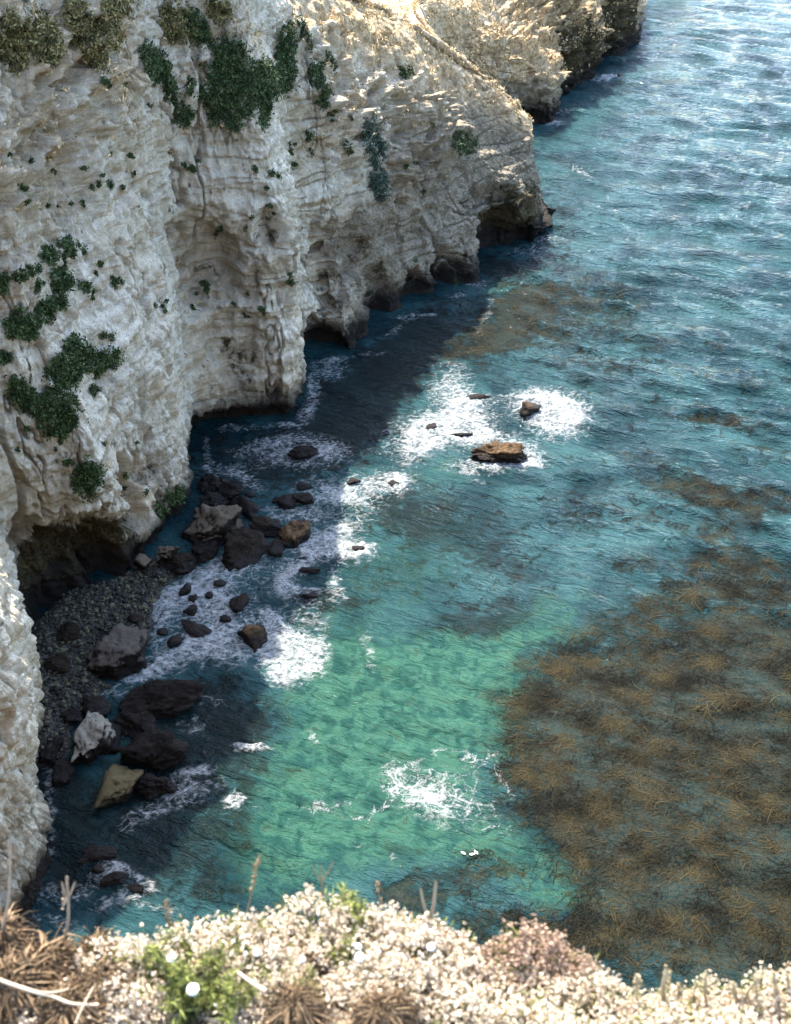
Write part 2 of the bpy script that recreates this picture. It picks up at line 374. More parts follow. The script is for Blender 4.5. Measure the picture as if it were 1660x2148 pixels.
# ------------------------------------------------------------------ THE SEA
# survey of what lies on / under the water, plus cliff shade painted as colour: pixel blobs on the flat z = 0 plane (px, py, rx, ry, rot deg, strength)
def blobs(PX, PY, L):
    s = np.zeros_like(PX)
    for (cx, cy, rx, ry, rot, st) in L:
        a = R(rot); dx = PX-cx; dy = PY-cy
        u = (dx*math.cos(a)+dy*math.sin(a))/rx; v = (-dx*math.sin(a)+dy*math.cos(a))/ry
        s = s + st*np.exp(-(u*u+v*v)**1.5*.9)
    return s
FOAM = [(775, 742, 34, 5, -8, .8), (830, 690, 24, 5, -30, .7), (890, 655, 30, 5, -10, .8), (955, 615, 26, 5, -10, .8), (700, 752, 26, 5, 0, .7), (600, 888, 40, 6, 0, .8), (500, 898, 44, 6, -4, .7), (650, 800, 7, 26, 5, .8), (432, 950, 8, 40, 0, .7), (105, 1700, 10, 90, 0, .7), (1180, 232, 26, 3, -10, .6), (900, 905, 120, 50, -10, .35), (700, 1080, 120, 70, -20, .38), (800, 1010, 90, 26, 0, .35), (640, 1300, 60, 60, 0, .35),
 (1165, 862, 62, 40, 12, 2.6), (1110, 840, 45, 25, 0, .9), (1035, 925, 75, 22, 0, .9), (1045, 972, 95, 16, -3, 1.3), (1110, 955, 28, 22, 0, 1.),
 (925, 895, 70, 30, -8, 1.5), (985, 905, 55, 18, 8, 1.4), (880, 935, 48, 26, -25, 1.2), (945, 830, 50, 34, 20, .9), (1000, 842, 50, 14, -10, .9), (960, 790, 45, 30, 40, .55),
 (990, 870, 60, 20, 0, .7), (640, 940, 85, 32, 6, .95), (545, 935, 45, 12, -5, .7), (690, 950, 35, 22, 0, .6), (690, 775, 40, 22, 0, .7), (655, 840, 18, 34, 20, .9), (640, 870, 20, 14, 0, .6),
 (850, 665, 30, 8, 0, .6), (1000, 590, 26, 7, 0, .7), (1100, 520, 45, 12, 0, .5), (1150, 500, 40, 8, 0, .5),(1020, 655, 10, 30, 20, .6),
 (830, 1012, 26, 20, 0, 1.6), (760, 1020, 40, 14, 0, .7), (735, 1045, 50, 14, 10, .6), (560, 960, 80, 18, 10, .5), (480, 985, 60, 16, 0, .7), (520, 1010, 40, 14, 30, .75), (680, 1035, 60, 30, 10, .7),
 (600, 1080, 80, 22, 0, .75), (720, 1110, 40, 16, -20, 1.0), (690, 1150, 75, 22, 10, 1.7), (740, 1152, 45, 16, 0, 1.6), (640, 1180, 40, 18, -30, 1.5), (600, 1220, 24, 34, 20, 1.2), (700, 1220, 14, 30, 0, .9), (640, 1235, 50, 8, 0, .8), (715, 1250, 14, 14, 0, .6),
 (420, 1225, 85, 30, -20, .95), (450, 1300, 110, 80, -20, .5), (560, 1190, 60, 40, 0, .4), (470, 1190, 70, 28, -10, .65), (360, 1250, 40, 30, 0, .9), (450, 1260, 60, 30, 0, .85), (340, 1290, 26, 22, 0, .9), (330, 1340, 22, 40, 10, .8), (370, 1380, 70, 24, -30, 1.1), (300, 1410, 60, 16, -25, 1.2), (430, 1350, 60, 30, 0, .8), (490, 1380, 60, 22, 0, .6), (500, 1320, 60, 40, 0, .5), (440, 1310, 60, 60, 0, .35),
 (600, 1375, 62, 46, 20, 1.9), (575, 1310, 26, 28, 0, 1.3), (640, 1360, 40, 30, 10, 1.3), (590, 1420, 34, 20, 0, 1.3), (665, 1400, 30, 16, 0, .9), (560, 1285, 14, 14, 0, .9), (240, 1450, 40, 12, 0, .8), (440, 1470, 40, 10, 10, .5), (400, 1520, 30, 24, 0, .45),
 (530, 1569, 34, 8, 2, 2.4), (490, 1676, 18, 14, -10, 2.6), (400, 1620, 42, 14, -12, 1.2), (350, 1680, 60, 22, -25, .75), (420, 1650, 50, 30, -20, .55), (290, 1720, 60, 14, -20, .55), (190, 1850, 60, 16, -30, .75), (240, 1820, 24, 26, -30, .9), (290, 1840, 42, 14, 30, .9), (250, 1880, 60, 16, -20, .8), (100, 1870, 50, 24, 10, .55), (120, 1930, 60, 12, 10, .5), (110, 1620, 26, 50, 0, .35),
 (330, 1900, 60, 10, 10, .4), (1275, 160, 24, 5, -8, 1.8), (1243, 158, 8, 6, 0, 1.2), (1205, 168, 28, 4, 0, 1.0), (1160, 257, 24, 5, -8, 1.3), (1350, 67, 8, 4, 0, 1.3), (1215, 350, 20, 3.5, 32, 1.2), (1240, 366, 14, 2.5, 30, .7), (1275, 410, 4, 16, 15, .4), (1285, 440, 18, 2.5, 18, .7), (1255, 432, 4, 3, 0, 1.2), (1565, 428, 14, 2, -10, .8), (1440, 465, 30, 4, 0, .35),
 (1540, 100, 6, 2, 0, .5), (1190, 130, 10, 3, 0, .5), (540, 1690, 30, 8, 0, .2), (1000, 1010, 40, 5, 10, .25), (780, 1380, 10, 30, 0, .45), (655, 1545, 10, 16, 0, .6), (770, 1340, 16, 22, 0, .3)]
LACE = [(880, 1640, 70, 45, 20, 1.05), (820, 1620, 24, 50, -10, .8), (960, 1690, 110, 60, 15, .72), (900, 1690, 90, 50, 0, .5), (790, 1695, 36, 10, -25, 1.1), (740, 1715, 30, 8, 5, 1.1), (690, 1690, 60, 14, -8, .75), (1005, 1660, 60, 70, 0, .35),
 (920, 1572, 36, 8, 5, 1.1), (985, 1595, 26, 12, 40, .9), (1030, 1580, 10, 26, 25, .9), (1055, 1625, 8, 34, -15, 1.1), (1075, 1660, 8, 14, 0, 1.), (860, 1600, 60, 8, -15, .7), (940, 1545, 30, 12, -30, .4), (830, 1800, 8, 22, -30, .9), (755, 1770, 6, 6, 0, 1.3), (770, 1800, 40, 20, 0, .35),
 (640, 1690, 60, 20, 0, .45), (760, 1660, 60, 40, 0, .3), (1050, 1740, 50, 8, 8, .55), (600, 1650, 60, 40, 0, .2), (1120, 1450, 60, 5, 0, .3), (560, 1790, 60, 30, 0, .3), (1000, 1600, 60, 40, 0, .3)]
KELP = [(1480, 1500, 330, 150, 10, 1.4), (1380, 1620, 270, 170, 5, 1.4), (1250, 1480, 150, 75, 8, 1.0), (1600, 1360, 180, 110, 10, 1.2), (1500, 1800, 330, 150, 20, 1.3), (1600, 1990, 300, 180, 0, 1.2), (1300, 1740, 130, 90, 30, 1.1), (1400, 1930, 180, 60, 15, .9), (1130, 1590, 60, 40, 10, .9),
 (1560, 1190, 130, 45, 10, .8), (1430, 1240, 110, 34, -15, .8), (1500, 1030, 130, 30, 8, .75), (1400, 1090, 80, 22, 8, .4), (1540, 1100, 60, 26, 0, .5), (1620, 950, 80, 18, 8, .4), (1030, 1960, 120, 60, 0, .8), (920, 1850, 110, 42, -5, .8), (1060, 1810, 60, 28, 20, .6), (1230, 1950, 130, 50, 10, .8), (1150, 1700, 60, 24, 0, .6), (870, 1890, 60, 30, 0, .7), (1300, 1320, 80, 30, -20, .35),
 (1080, 660, 80, 60, -30, 1.0), (1020, 720, 70, 34, -20, .9), (1110, 610, 60, 26, 0, .8), (960, 740, 60, 20, 0, .5), (1250, 620, 110, 26, 0, .55), (1150, 690, 90, 30, 10, .6), (1330, 700, 120, 22, 8, .45), (1480, 870, 90, 14, 8, .4), (1600, 800, 60, 10, 8, .4), (1500, 720, 60, 9, 8, .35), (1620, 1060, 70, 24, 8, .6), (1330, 1180, 60, 20, 0, .45), (1240, 1090, 70, 20, 8, .35), (1370, 960, 70, 14, 8, .5), (1200, 660, 160, 16, 6, .5), (1300, 760, 120, 12, 8, .45), (1560, 880, 120, 14, 10, .5), (1450, 1000, 110, 14, 10, .5), (1180, 600, 100, 14, 0, .5), (1290, 640, 80, 14, 5, .4)]
# submerged weed that darkens the water, plus cliff shade painted along its foot
WEED_SHADE = [(940, 1060, 160, 60, 10, .35), (970, 1130, 190, 60, 10, .3), (830, 1080, 90, 50, 0, .45), (1000, 1310, 110, 26, 0, .7), (1040, 1270, 90, 24, 0, .5), (930, 1200, 130, 60, 0, .25), (1100, 1210, 90, 40, 20, .35), (1270, 1060, 160, 50, 8, .4), (1380, 860, 230, 60, 8, .25), (1250, 760, 150, 40, 8, .3), (700, 1260, 90, 22, 0, .6), (640, 1290, 40, 20, 0, .5), (650, 1250, 50, 16, 0, .7), (640, 1200, 30, 14, 0, .7), (780, 1210, 70, 30, 0, .3), (870, 1480, 30, 10, 0, .3), (600, 1620, 30, 20, 0, .3), (840, 1780, 40, 20, 0, .5), (690, 1330, 60, 30, 0, .3), (1200, 560, 110, 30, 10, .35), (1180, 440, 40, 60, 0, .3), (1170, 520, 60, 40, 0, .35), (1450, 760, 100, 12, 8, .3), (1580, 720, 80, 10, 8, .25), (1480, 870, 70, 10, 8, .3), (1640, 860, 60, 8, 0, .3), (560, 1500, 60, 50, 0, .4), (520, 1600, 40, 70, 0, .4), (490, 1720, 60, 60, 0, .3), (470, 1860, 60, 50, 0, .4), (720, 880, 150, 90, -30, .9), (860, 730, 150, 70, -35, .9), (300, 1760, 190, 130, 0, .8), (400, 1560, 120, 110, 0, .8), (520, 960, 150, 70, 0, .7), (120, 1700, 60, 200, 0, .8), (1060, 560, 70, 30, 0, .8), (480, 1480, 60, 80, 0, .5)]
SHALLOW = [(850, 1500, 230, 150, 0, 1.2), (780, 1650, 240, 130, 0, 1.1), (950, 1400, 170, 90, 0, .9), (1130, 1320, 110, 50, 0, .95), (1180, 1260, 70, 24, 0, .5), (700, 1400, 110, 130, 0, .7), (620, 1800, 170, 90, 0, .8), (900, 1760, 180, 60, 0, .8), (1080, 1790, 110, 60, 10, .6), (1160, 1850, 90, 60, 10, .7), (920, 990, 90, 26, -10, .6), (780, 1230, 170, 60, 0, .4), (890, 1130, 150, 90, 0, .5), (1050, 600, 50, 12, 0, .6), (1200, 1880, 110, 30, 0, .5), (1060, 1480, 60, 100, 0, .6), (560, 1700, 110, 140, 0, .5), (720, 1060, 110, 50, 0, .3), (1010, 1900, 60, 20, 0, .3)]

def wave_h(X, Y):
    rs = np.random.RandomState(3)
    U = X + 2.2*fbm(X/17, Y/17, 0*X+3, 2); V = Y + 2.2*fbm(X/17, Y/17, 0*X+9, 2)
    calm = .30+.70*sstep(-.1, 1.0, (X-2)/22.0+(Y-95)/90.0)   # sheltered by the cliff
    h = 0
    for i in range(46):
        lam = 1.1*(9.5/1.1)**(i/45.0)
        ang = R(68) + rs.normal()*.24
        k = 2*math.pi/lam
        a = .0175*lam*(.45 if lam > 5 else 1.)*(.6+.8*rs.rand())
        ph = k*(U*math.cos(ang)+V*math.sin(ang))+rs.rand()*6.28
        s = .5+.5*np.sin(ph)
        h = h + a*(2*s**1.6-1)*(1 if lam > 2.2 else np.clip(1.6-Y/170., .15, 1))
    env = (.75+.5*fbm(X/13+5, Y/13, 0*X, 2))*(1-.35*sstep(110, 210, Y))
    return h*env*calm
def coord_rows():
    ys = [-300., -100, -30, 5, 20, 28]; y = 31.0
    while y < 420:
        ys.append(y); y += min(.5+max(0, y-290)*.02, max(.085, .0000125*(y*y+3600)*(1+(y/150.)**1.6))) if y > 36 else .5
    while y < 7500: ys.append(y); y *= 1.12
    return np.array(ys)
ysr = coord_rows()
xa = np.concatenate([-np.array([3000, 1200, 500, 200, 120, 80, 60, 45.])[:], np.linspace(-32, -.0, 10)[:2]])
cc = np.linspace(-.40, .45, 760)                    # fans out with distance like the coast itself
nrw, ncw = len(ysr), len(cc)+8
fan = np.concatenate([[-60, -12, -3, -1], cc, [.6, 1.2, 5, 40]])
base = np.maximum(ysr+ 42.0, 40)
WX = base[:, None]*fan[None, :]; WY = ysr[:, None]*np.ones((1, ncw))
H = wave_h(WX, WY)*sstep(900, 250, WY)
PX, PY, TT = topix(np.stack([WX, WY, 0*WX], -1)); ok = (TT > 20) & (WY > 20)
PX = np.where(ok, PX, -9999.); PY = np.where(ok, PY, -9999.)
jx = 26*fbm(WX/2.6, WY/2.6, 0*WX+1, 4); jy = 16*fbm(WX/2.6, WY/2.6, 0*WX+7, 4)
jx2 = 9*fbm(WX/.7, WY/.7, 0*WX+1, 3); jy2 = 7*fbm(WX/.7, WY/.7, 0*WX+7, 3)
sc_ = np.clip(80/np.maximum(TT, 40), .25, 1.3)
A_foam = blobs(PX+(jx*.35+jx2)*sc_, PY+(jy*.35+jy2)*sc_, FOAM)
A_lace = blobs(PX+(jx*.5+jx2)*sc_, PY+(jy*.5+jy2)*sc_, LACE)
A_kelp = blobs(PX+jx*1.6, PY+jy*1.6, KELP)
A_weed_shade = blobs(PX+jx, PY+jy, WEED_SHADE)
A_shal = blobs(PX+jx, PY+jy, SHALLOW)
H = H*(1-.45*np.clip(A_kelp, 0, 1)) + .10*np.clip(A_foam, 0, 1.5)*(1+fbm(WX/.5, WY/.5, 0*WX, 2))
def mat_water():
    t = NT('sea_water')
    P = t.mapping((1, 1, 1)); W1 = t.along(R(-24), 3.2); W2 = t.along(R(-14), 2.4)
    n1 = t.noise(P, .16, 5, .6, .5); n2 = t.noise(P, .9, 6, .65, .8); n3 = t.noise(P, 5, 6, .7)
    deep = t.mix(t.ramp(n1, .35, .65), (.0037, .0149, .0180), (.0136, .0397, .0422))
    shal = t.mix(t.ramp(n2, .35, .68), (.0060, .0260, .0210), (.0230, .0650, .0440))
    ms = t.ramp(t.math('ADD', t.attr('shallow'), t.math('MULTIPLY', t.math('SUBTRACT', n2, .5), 1.6)), .0, 1.5)
    c = t.mix(ms, deep, shal)
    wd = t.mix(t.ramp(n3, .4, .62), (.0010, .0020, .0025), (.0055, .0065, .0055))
    mw = t.ramp(t.math('ADD', t.attr('weed'), t.math('MULTIPLY', t.math('SUBTRACT', n2, .5), 2.2)), .12, .75)  # weed attribute also carries the cliff shade painted into the water colour
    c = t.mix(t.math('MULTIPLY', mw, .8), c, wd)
    kp = t.mix(t.ramp(n3, .38, .6), (.0025, .0030, .0020), (.0170, .0125, .0050))
    mk = t.ramp(t.math('ADD', t.attr('kelp'), t.math('MULTIPLY', t.math('SUBTRACT', n2, .5), 3.6)), .15, 1.25)
    c = t.mix(t.math('MULTIPLY', mk, .72), c, kp)
    mo = t.math('MULTIPLY', t.ramp(t.noise(P, .38, 9, .74, 1.0), .50, .78, 0, .55), ms)
    c = t.mix(mo, c, (.0050, .0170, .0170)); lt = t.math('MULTIPLY', t.ramp(n3, .58, .72, 0, .35), ms); c = t.mix(lt, c, (.0500, .1000, .0750))
    # foam
    wn = t.n.new('ShaderNodeTexNoise'); wn.inputs['Scale'].default_value = .9; wn.inputs['Detail'].default_value = 2.5; t.lk(P, wn.inputs['Vector'])
    wv = t.n.new('ShaderNodeVectorMath'); wv.operation = 'MULTIPLY_ADD'; t.lk(wn.outputs['Color'], wv.inputs[0]); wv.inputs[1].default_value = (2.0, 2.0, 0); t.lk(t.mapping((1, 1, 0)), wv.inputs[2])
    cell = t.vor(wv.outputs[0], 1.0, 'DISTANCE_TO_EDGE'); cell2 = t.vor(wv.outputs[0], 2.8, 'DISTANCE_TO_EDGE')
    lw = t.noise(t.along(R(20), 1.6), 1.5, 5, .6, 2.2); lf = t.noise(P, 6.5, 5, .75, .6)
    f = t.math('ADD', t.attr('foam'), t.math('MULTIPLY', t.math('SUBTRACT', lw, .5), 4.2))
    f = t.math('ADD', f, t.math('MULTIPLY', t.math('SUBTRACT', lf, .5), .9))
    f = t.math('ADD', t.math('MULTIPLY', t.math('MINIMUM', t.attr('foam'), 1.45), .92), t.math('MULTIPLY', t.math('SUBTRACT', lw, .5), 3.6))
    web = t.math('MAXIMUM', t.ramp(cell, .16, .02), t.math('MULTIPLY', t.ramp(cell2, .14, .02), .7))
    f = t.math('ADD', f, t.math('MULTIPLY', t.math('SUBTRACT', web, .40), .62)); f = t.math('ADD', f, t.math('MULTIPLY', t.math('SUBTRACT', lf, .5), .5))
    fm = t.ramp(f, .22, 2.5)
    fm = t.math('MULTIPLY', fm, t.ramp(t.attr('foam'), .06, .3))
    sp = t.math('ADD', t.attr('lace'), t.math('MULTIPLY', t.math('SUBTRACT', t.noise(t.mapping((1, .8, 1)), 9, 3, .8, .5), .5), 2.6))
    sp = t.math('ADD', sp, t.math('MULTIPLY', t.math('SUBTRACT', lw, .5), 2.))
    sp = t.math('ADD', sp, t.math('MULTIPLY', t.math('SUBTRACT', web, .5), .9))
    sm_ = t.math('MULTIPLY', t.ramp(sp, .9, 2.3, 0, .6), t.ramp(t.attr('lace'), .1, .3))
    fm = t.math('MAXIMUM', fm, sm_)
    c = t.mix(fm, c, t.mix(t.ramp(lf, .35, .65), (.24, .25, .245), (.36, .365, .36)))
    rough = t.math('ADD', .045, t.math('MULTIPLY', fm, .7))
    ch = t.noise(W1, 1.5, 4, .62, .8); ch2 = t.noise(W2, 4.2, 5, .65, .5)
    hh = t.math('ADD', t.math('MULTIPLY', ch, 1.0), t.math('MULTIPLY', ch2, .30))
    hh = t.math('MULTIPLY', hh, t.math('SUBTRACT', 1.0, t.math('MAXIMUM', t.math('MULTIPLY', mk, .6), t.math('MULTIPLY', ms, .40))))
    nn = t.bump(hh, .50, 1.)
    nn = t.bump(t.math('MULTIPLY', fm, lf), .3, .6, nn)
    m = t.done(c, rough, nn, .22); t.lk(t.math('MULTIPLY', .12, t.math('SUBTRACT', 1.0, t.math('MAXIMUM', t.math('MULTIPLY', mk, .75), t.math('MULTIPLY', ms, .7)))), t.b.inputs['Specular IOR Level']); t.b.inputs['IOR'].default_value = 1.333
    return m
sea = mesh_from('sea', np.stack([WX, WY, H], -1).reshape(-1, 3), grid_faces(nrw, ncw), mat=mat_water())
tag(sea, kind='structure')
for nme, v in (('foam', A_foam), ('lace', A_lace), ('kelp', A_kelp), ('weed', A_weed_shade), ('shallow', A_shal)): attr(sea, nme, np.clip(v, 0, 3))
seabed = mesh_from('seabed', [(-3000, -400, -5), (3000, -400, -5), (3000, 7000, -5), (-3000, 7000, -5)], [[0, 1, 2, 3]], mat=NT('seabed_sand').done((.3, .27, .2), .9))
tag(seabed, kind='structure')
#EOF2

# ------------------------------------------------------------------ mesh makers
def ico(sub):
    import bmesh
    bm = bmesh.new(); bmesh.ops.create_icosphere(bm, subdivisions=sub, radius=1.0)
    v = np.array([x.co[:] for x in bm.verts]); f = np.array([[q.index for q in p.verts] for p in bm.faces]); bm.free()
    return v, f
ICO = {k: ico(k) for k in (1, 2, 3, 5)}
def rotz(a): return np.array([[math.cos(a), -math.sin(a), 0], [math.sin(a), math.cos(a), 0], [0, 0, 1]])
def rnd_rot(rs, tilt=3.14):
    a, b_, c_ = rs.rand()*6.28, (rs.rand()-.5)*2*tilt, rs.rand()*6.28
    rx = np.array([[1, 0, 0], [0, math.cos(b_), -math.sin(b_)], [0, math.sin(b_), math.cos(b_)]])
    return rotz(a) @ rx @ rotz(c_)
def boulder_verts(seed, sub=5, planes=13, rough=1.0, sharp=.82):
    rs = np.random.RandomState(seed); v, f = ICO[sub]
    n = rs.normal(size=(planes, 3)); n /= np.linalg.norm(n, axis=1)[:, None]
    d = sharp*(.75+.4*rs.rand(planes))
    c = np.clip(v @ n.T, 1e-3, None); r = (d/c)
    r = -np.log(np.exp(-26*np.clip(r, 0, 2.2)).sum(1)+math.exp(-26*1.2))/26   # soft minimum of the cut planes
    p = v*r[:, None]; o = seed*3.1
    q = .22*fbm(p[:, 0]*1.6+o, p[:, 1]*1.6, p[:, 2]*1.6, 3)+.09*ridged(p[:, 0]*2.6+o, p[:, 1]*2.6, p[:, 2]*4, 4)-.10*(1-sstep(0, .07, np.abs(noise(p[:, 0]*1.7+o, p[:, 1]*1.7, p[:, 2]*1.7))))+.035*fbm(p[:, 0]*11+o, p[:, 1]*11, p[:, 2]*11, 3)
    p = p*(1+rough*q)[:, None]
    return p/np.abs(p).max(0), f

def mat_boulder(name, lo, hi, top=None, topamt=0., wetz=.45):
    t = NT(name); P = t.mapping((1, 1, 1)); V = t.mapping((1.6, 1.6, .4))
    a = t.noise(P, 1.3, 8, .68, .5); f = t.noise(P, 9, 7, .7)
    c = t.mix(t.ramp(a, .35, .65), lo, hi)
    c = t.mix(t.ramp(f, .5, .7, 0, .6), c, tuple(x*.35 for x in lo))
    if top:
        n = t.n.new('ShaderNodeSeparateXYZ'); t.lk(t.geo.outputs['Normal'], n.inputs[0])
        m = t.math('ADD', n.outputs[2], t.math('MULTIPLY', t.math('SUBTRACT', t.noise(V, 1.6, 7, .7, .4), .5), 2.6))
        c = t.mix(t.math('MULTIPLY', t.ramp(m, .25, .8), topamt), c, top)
    wet = t.ramp(t.math('ADD', t.zpos(), t.math('MULTIPLY', a, -.9)), wetz, wetz-.5)
    c = t.mix(wet, c, (.012, .010, .009))
    nn = t.bump(a, .35, .8); nn = t.bump(f, .10, .9, nn)
    return t.done(c, t.math('SUBTRACT', .9, t.math('MULTIPLY', wet, .3)), nn, .08)
MB = {
 'dark': mat_boulder('dark_wet_rock', (.0036, .0030, .0027), (.0120, .0090, .0072)),
 'brown': mat_boulder('brown_rock', (.0060, .0042, .0030), (.0204, .0144, .0090)),
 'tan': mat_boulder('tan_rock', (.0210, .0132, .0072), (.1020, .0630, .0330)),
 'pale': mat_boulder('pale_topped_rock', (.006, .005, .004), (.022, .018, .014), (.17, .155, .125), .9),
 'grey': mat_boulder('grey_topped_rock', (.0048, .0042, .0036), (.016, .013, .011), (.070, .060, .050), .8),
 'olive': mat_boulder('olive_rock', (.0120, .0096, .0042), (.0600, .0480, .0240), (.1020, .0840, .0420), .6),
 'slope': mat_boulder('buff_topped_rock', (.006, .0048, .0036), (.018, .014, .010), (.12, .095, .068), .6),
}
# cx, cy, w, h (photo pixels), turn, kind, label, options
BLD = [
 (340, 1466, 188, 104, 5, 'dark', 'widest black boulder, a smooth whale-backed block above a second one', {}),
 (298, 1518, 120, 60, 0, 'dark', 'low black slab wedged under the widest boulder', {}),
 (325, 1572, 160, 106, -5, 'dark', 'rough black rounded boulder just below the widest boulder', {'rough': 1.6}),
 (190, 1552, 108, 120, 0, 'pale', 'tall boulder with a bright white streaked top face', {'sharp': .7, 'zf': .8}),
 (247, 1652, 82, 112, 14, 'olive', 'pointed yellowish boulder below the white topped one', {'sharp': .58, 'zf': .7}),
 (326, 1645, 95, 58, 18, 'dark', 'jagged dark rock beside the pointed yellowish boulder', {'rough': 2}),
 (256, 1376, 124, 116, 10, 'grey', 'large round boulder with a pale grey speckled top at the foot of the shingle', {'sharp': .98}),
 (196, 1482, 74, 52, 0, 'dark', 'small black hump behind the white topped boulder', {}),
 (462, 1108, 150, 112, -28, 'slope', 'biggest sloping rock with a pale buff upper side leaning on the cliff foot', {'rough': 1.3}),
 (521, 1143, 96, 108, 30, 'brown', 'dark brown wedge-shaped boulder in front of the big sloping rock', {'sharp': .7}),
 (620, 1122, 68, 66, 0, 'tan', 'round boulder lit orange brown on its seaward half', {}),
 (578, 1150, 36, 52, 0, 'dark', 'narrow dark rock between the wedge boulder and the orange lit one', {}),
 (560, 1106, 70, 46, 20, 'brown', 'flat dark brown rock behind the wedge boulder', {}),
 (520, 1066, 42, 60, -25, 'dark', 'upright dark pinnacle behind the big sloping rock', {'sharp': .65}),
 (484, 1030, 56, 40, 0, 'dark', 'dark rock at the edge of the farthest boulder heap', {}),
 (440, 1016, 58, 52, 0, 'dark', 'dark knobbly rock against the foot of the pale cliff corner', {'rough': 1.8}),
 (452, 1052, 62, 36, 0, 'brown', 'brown rock tucked between the cliff corner and the big sloping rock', {'rough': 1.8}),
 (524, 1036, 28, 14, 15, 'dark', 'small flat dark rock at the outer end of the farthest heap', {}),
 (636, 1046, 60, 32, 5, 'brown', 'low elongated brown rock awash beyond the boulder heap', {}),
 (600, 1052, 44, 36, -20, 'brown', 'brown lump joined to the low elongated rock', {}),
 (583, 1049, 26, 18, 0, 'brown', 'smallest brown rock at the inner end of the elongated rock', {}),
 (638, 1019, 34, 20, -10, 'dark', 'small dark rock just beyond the low elongated rock', {}),
 (632, 947, 72, 38, 12, 'dark', 'dark flat rock ringed by swirling white foam near the cliff nose', {}),
 (372, 1184, 100, 56, -12, 'brown', 'broad brown boulder at the inner corner above the shingle', {'rough': 1.7}),
 (428, 1158, 62, 44, 0, 'dark', 'dark boulder between the broad brown one and the big sloping rock', {}),
 (352, 1158, 46, 32, 0, 'slope', 'pale buff rock resting at the cliff foot above the shingle', {'z': 1.2}),
 (392, 1235, 27, 32, 0, 'dark', 'small dark upright rock nearest the outer edge of the shingle', {'sharp': .65}),
 (405, 1256, 20, 18, 0, 'dark', 'tiny dark rock just below the small upright one', {}),
 (401, 1282, 34, 24, 0, 'dark', 'small black rock above the slanting brown one in the wash', {}),
 (405, 1320, 78, 38, 42, 'brown', 'slanting elongated brown rock in the foamy wash', {'sharp': .7}),
 (462, 1222, 26, 22, 0, 'brown', 'small brown rock alone in the wash below the wedge boulder', {'sharp': .6}),
 (438, 1249, 20, 14, 0, 'olive', 'tiny olive rock barely breaking the foamy wash', {}),
 (501, 1268, 42, 42, 10, 'brown', 'rounded brown rock standing in the middle of the foamy wash', {}),
 (474, 1298, 26, 16, 0, 'brown', 'half drowned brown rock just below the rounded one', {}),
 (534, 1331, 74, 64, 25, 'tan', 'tan boulder with a sunlit pointed tip beside bright foam', {'sharp': .62}),
 (367, 1346, 32, 34, 30, 'brown', 'small brown rock under the slanting elongated one', {}),
 (343, 1326, 26, 16, 0, 'brown', 'small brown rock at the lower tip of the shingle', {}),
 (204, 1790, 90, 52, -8, 'dark', 'dark drowned rock at the foot of the near buttress', {'sink': .35}),
 (246, 1846, 70, 34, -20, 'dark', 'low dark rock awash in foam close to the near buttress', {'sink': .3}),
 (208, 1824, 34, 20, 0, 'dark', 'small dark rock between the two drowned ones', {'sink': .3}),
 (284, 1862, 40, 22, 10, 'dark', 'small dark awash rock at the outer side of the near foam', {'sink': .3}),
 (1040, 953, 132, 50, 3, 'tan', 'wide weedy brown reef rock in full sun with foam around it', {'rough': 1.8}),
 (1112, 856, 44, 40, 20, 'tan', 'small sunlit brown rock swamped by the brightest round patch of foam', {'rough': 1.6}),
 (966, 913, 56, 12, 4, 'tan', 'flat brown rock showing through the foam behind the wide reef rock', {'sink': .2}),
 (905, 896, 30, 20, 20, 'tan', 'small brown rock in the foam beside the shadow edge', {'sink': .1}),
 (1000, 833, 62, 12, -5, 'tan', 'low flat brown ledge in the swirl nearest the headland', {'sink': .25}),
 (826, 1014, 30, 16, 0, 'tan', 'pale brown rock under a small burst of foam', {'sink': .1}),
 (742, 1010, 30, 14, 0, 'dark', 'small dark flat rock left of the small burst of foam', {}),
 (655, 1196, 52, 14, 8, 'olive', 'weed covered reef strip in the lit foam', {'sink': .3}),
 (650, 1249, 34, 14, 0, 'olive', 'small weedy rock ringed by a thin line of foam', {'sink': .3}),
 (122, 1395, 62, 60, 0, 'brown', 'brown boulder high against the dark cliff recess', {'z': .8}),
 (112, 1452, 52, 46, 0, 'dark', 'black boulder half way along the inner edge of the shingle', {'z': .6}),
 (140, 1330, 50, 40, 0, 'brown', 'brown rock at the top of the shingle under the overhang', {'z': 1.1}),
 (108, 1572, 46, 56, 0, 'dark', 'black rock between the near buttress and the white topped boulder', {'z': .3}),
 (138, 1620, 54, 60, 0, 'dark', 'dark rock in the shadow left of the pointed yellowish boulder', {}),
 (640, 1172, 30, 12, 0, 'tan', 'thin brown rock strip washed by the lit surf', {'sink': .25}),
 (750, 1152, 34, 12, 0, 'tan', 'low pale brown rock at the outer end of the lit surf', {'sink': .25}),
 (170, 1440, 44, 36, 0, 'dark', 'dark rock in the middle of the shingle below the round grey boulder', {'z': .4}),
 (285, 1295, 34, 26, 0, 'brown', 'brown rock on the shingle just above the round grey boulder', {'z': .4}),
 (300, 1180, 40, 34, 0, 'slope', 'buff rock at the very foot of the cliff above the shingle', {'z': .9}),
 (392, 1190, 40, 30, 0, 'dark', 'dark rock on the seaward side of the broad brown boulder', {}),
 (470, 1012, 26, 20, 0, 'dark', 'little dark rock on the far side of the farthest heap', {}),
 (505, 1050, 44, 28, 0, 'dark', 'dark rock filling the gap in the farthest heap', {}),
 (150, 1500, 50, 36, 0, 'dark', 'dark rock at the upper left of the white topped boulder', {'z': .2}),
 (235, 1545, 40, 70, 0, 'dark', 'upright black rock in the gap beside the white topped boulder', {}),
 (1300, 158, 10, 6, 0, 'tan', 'tiny far rock with a fleck of surf off the far headland', {}),
]
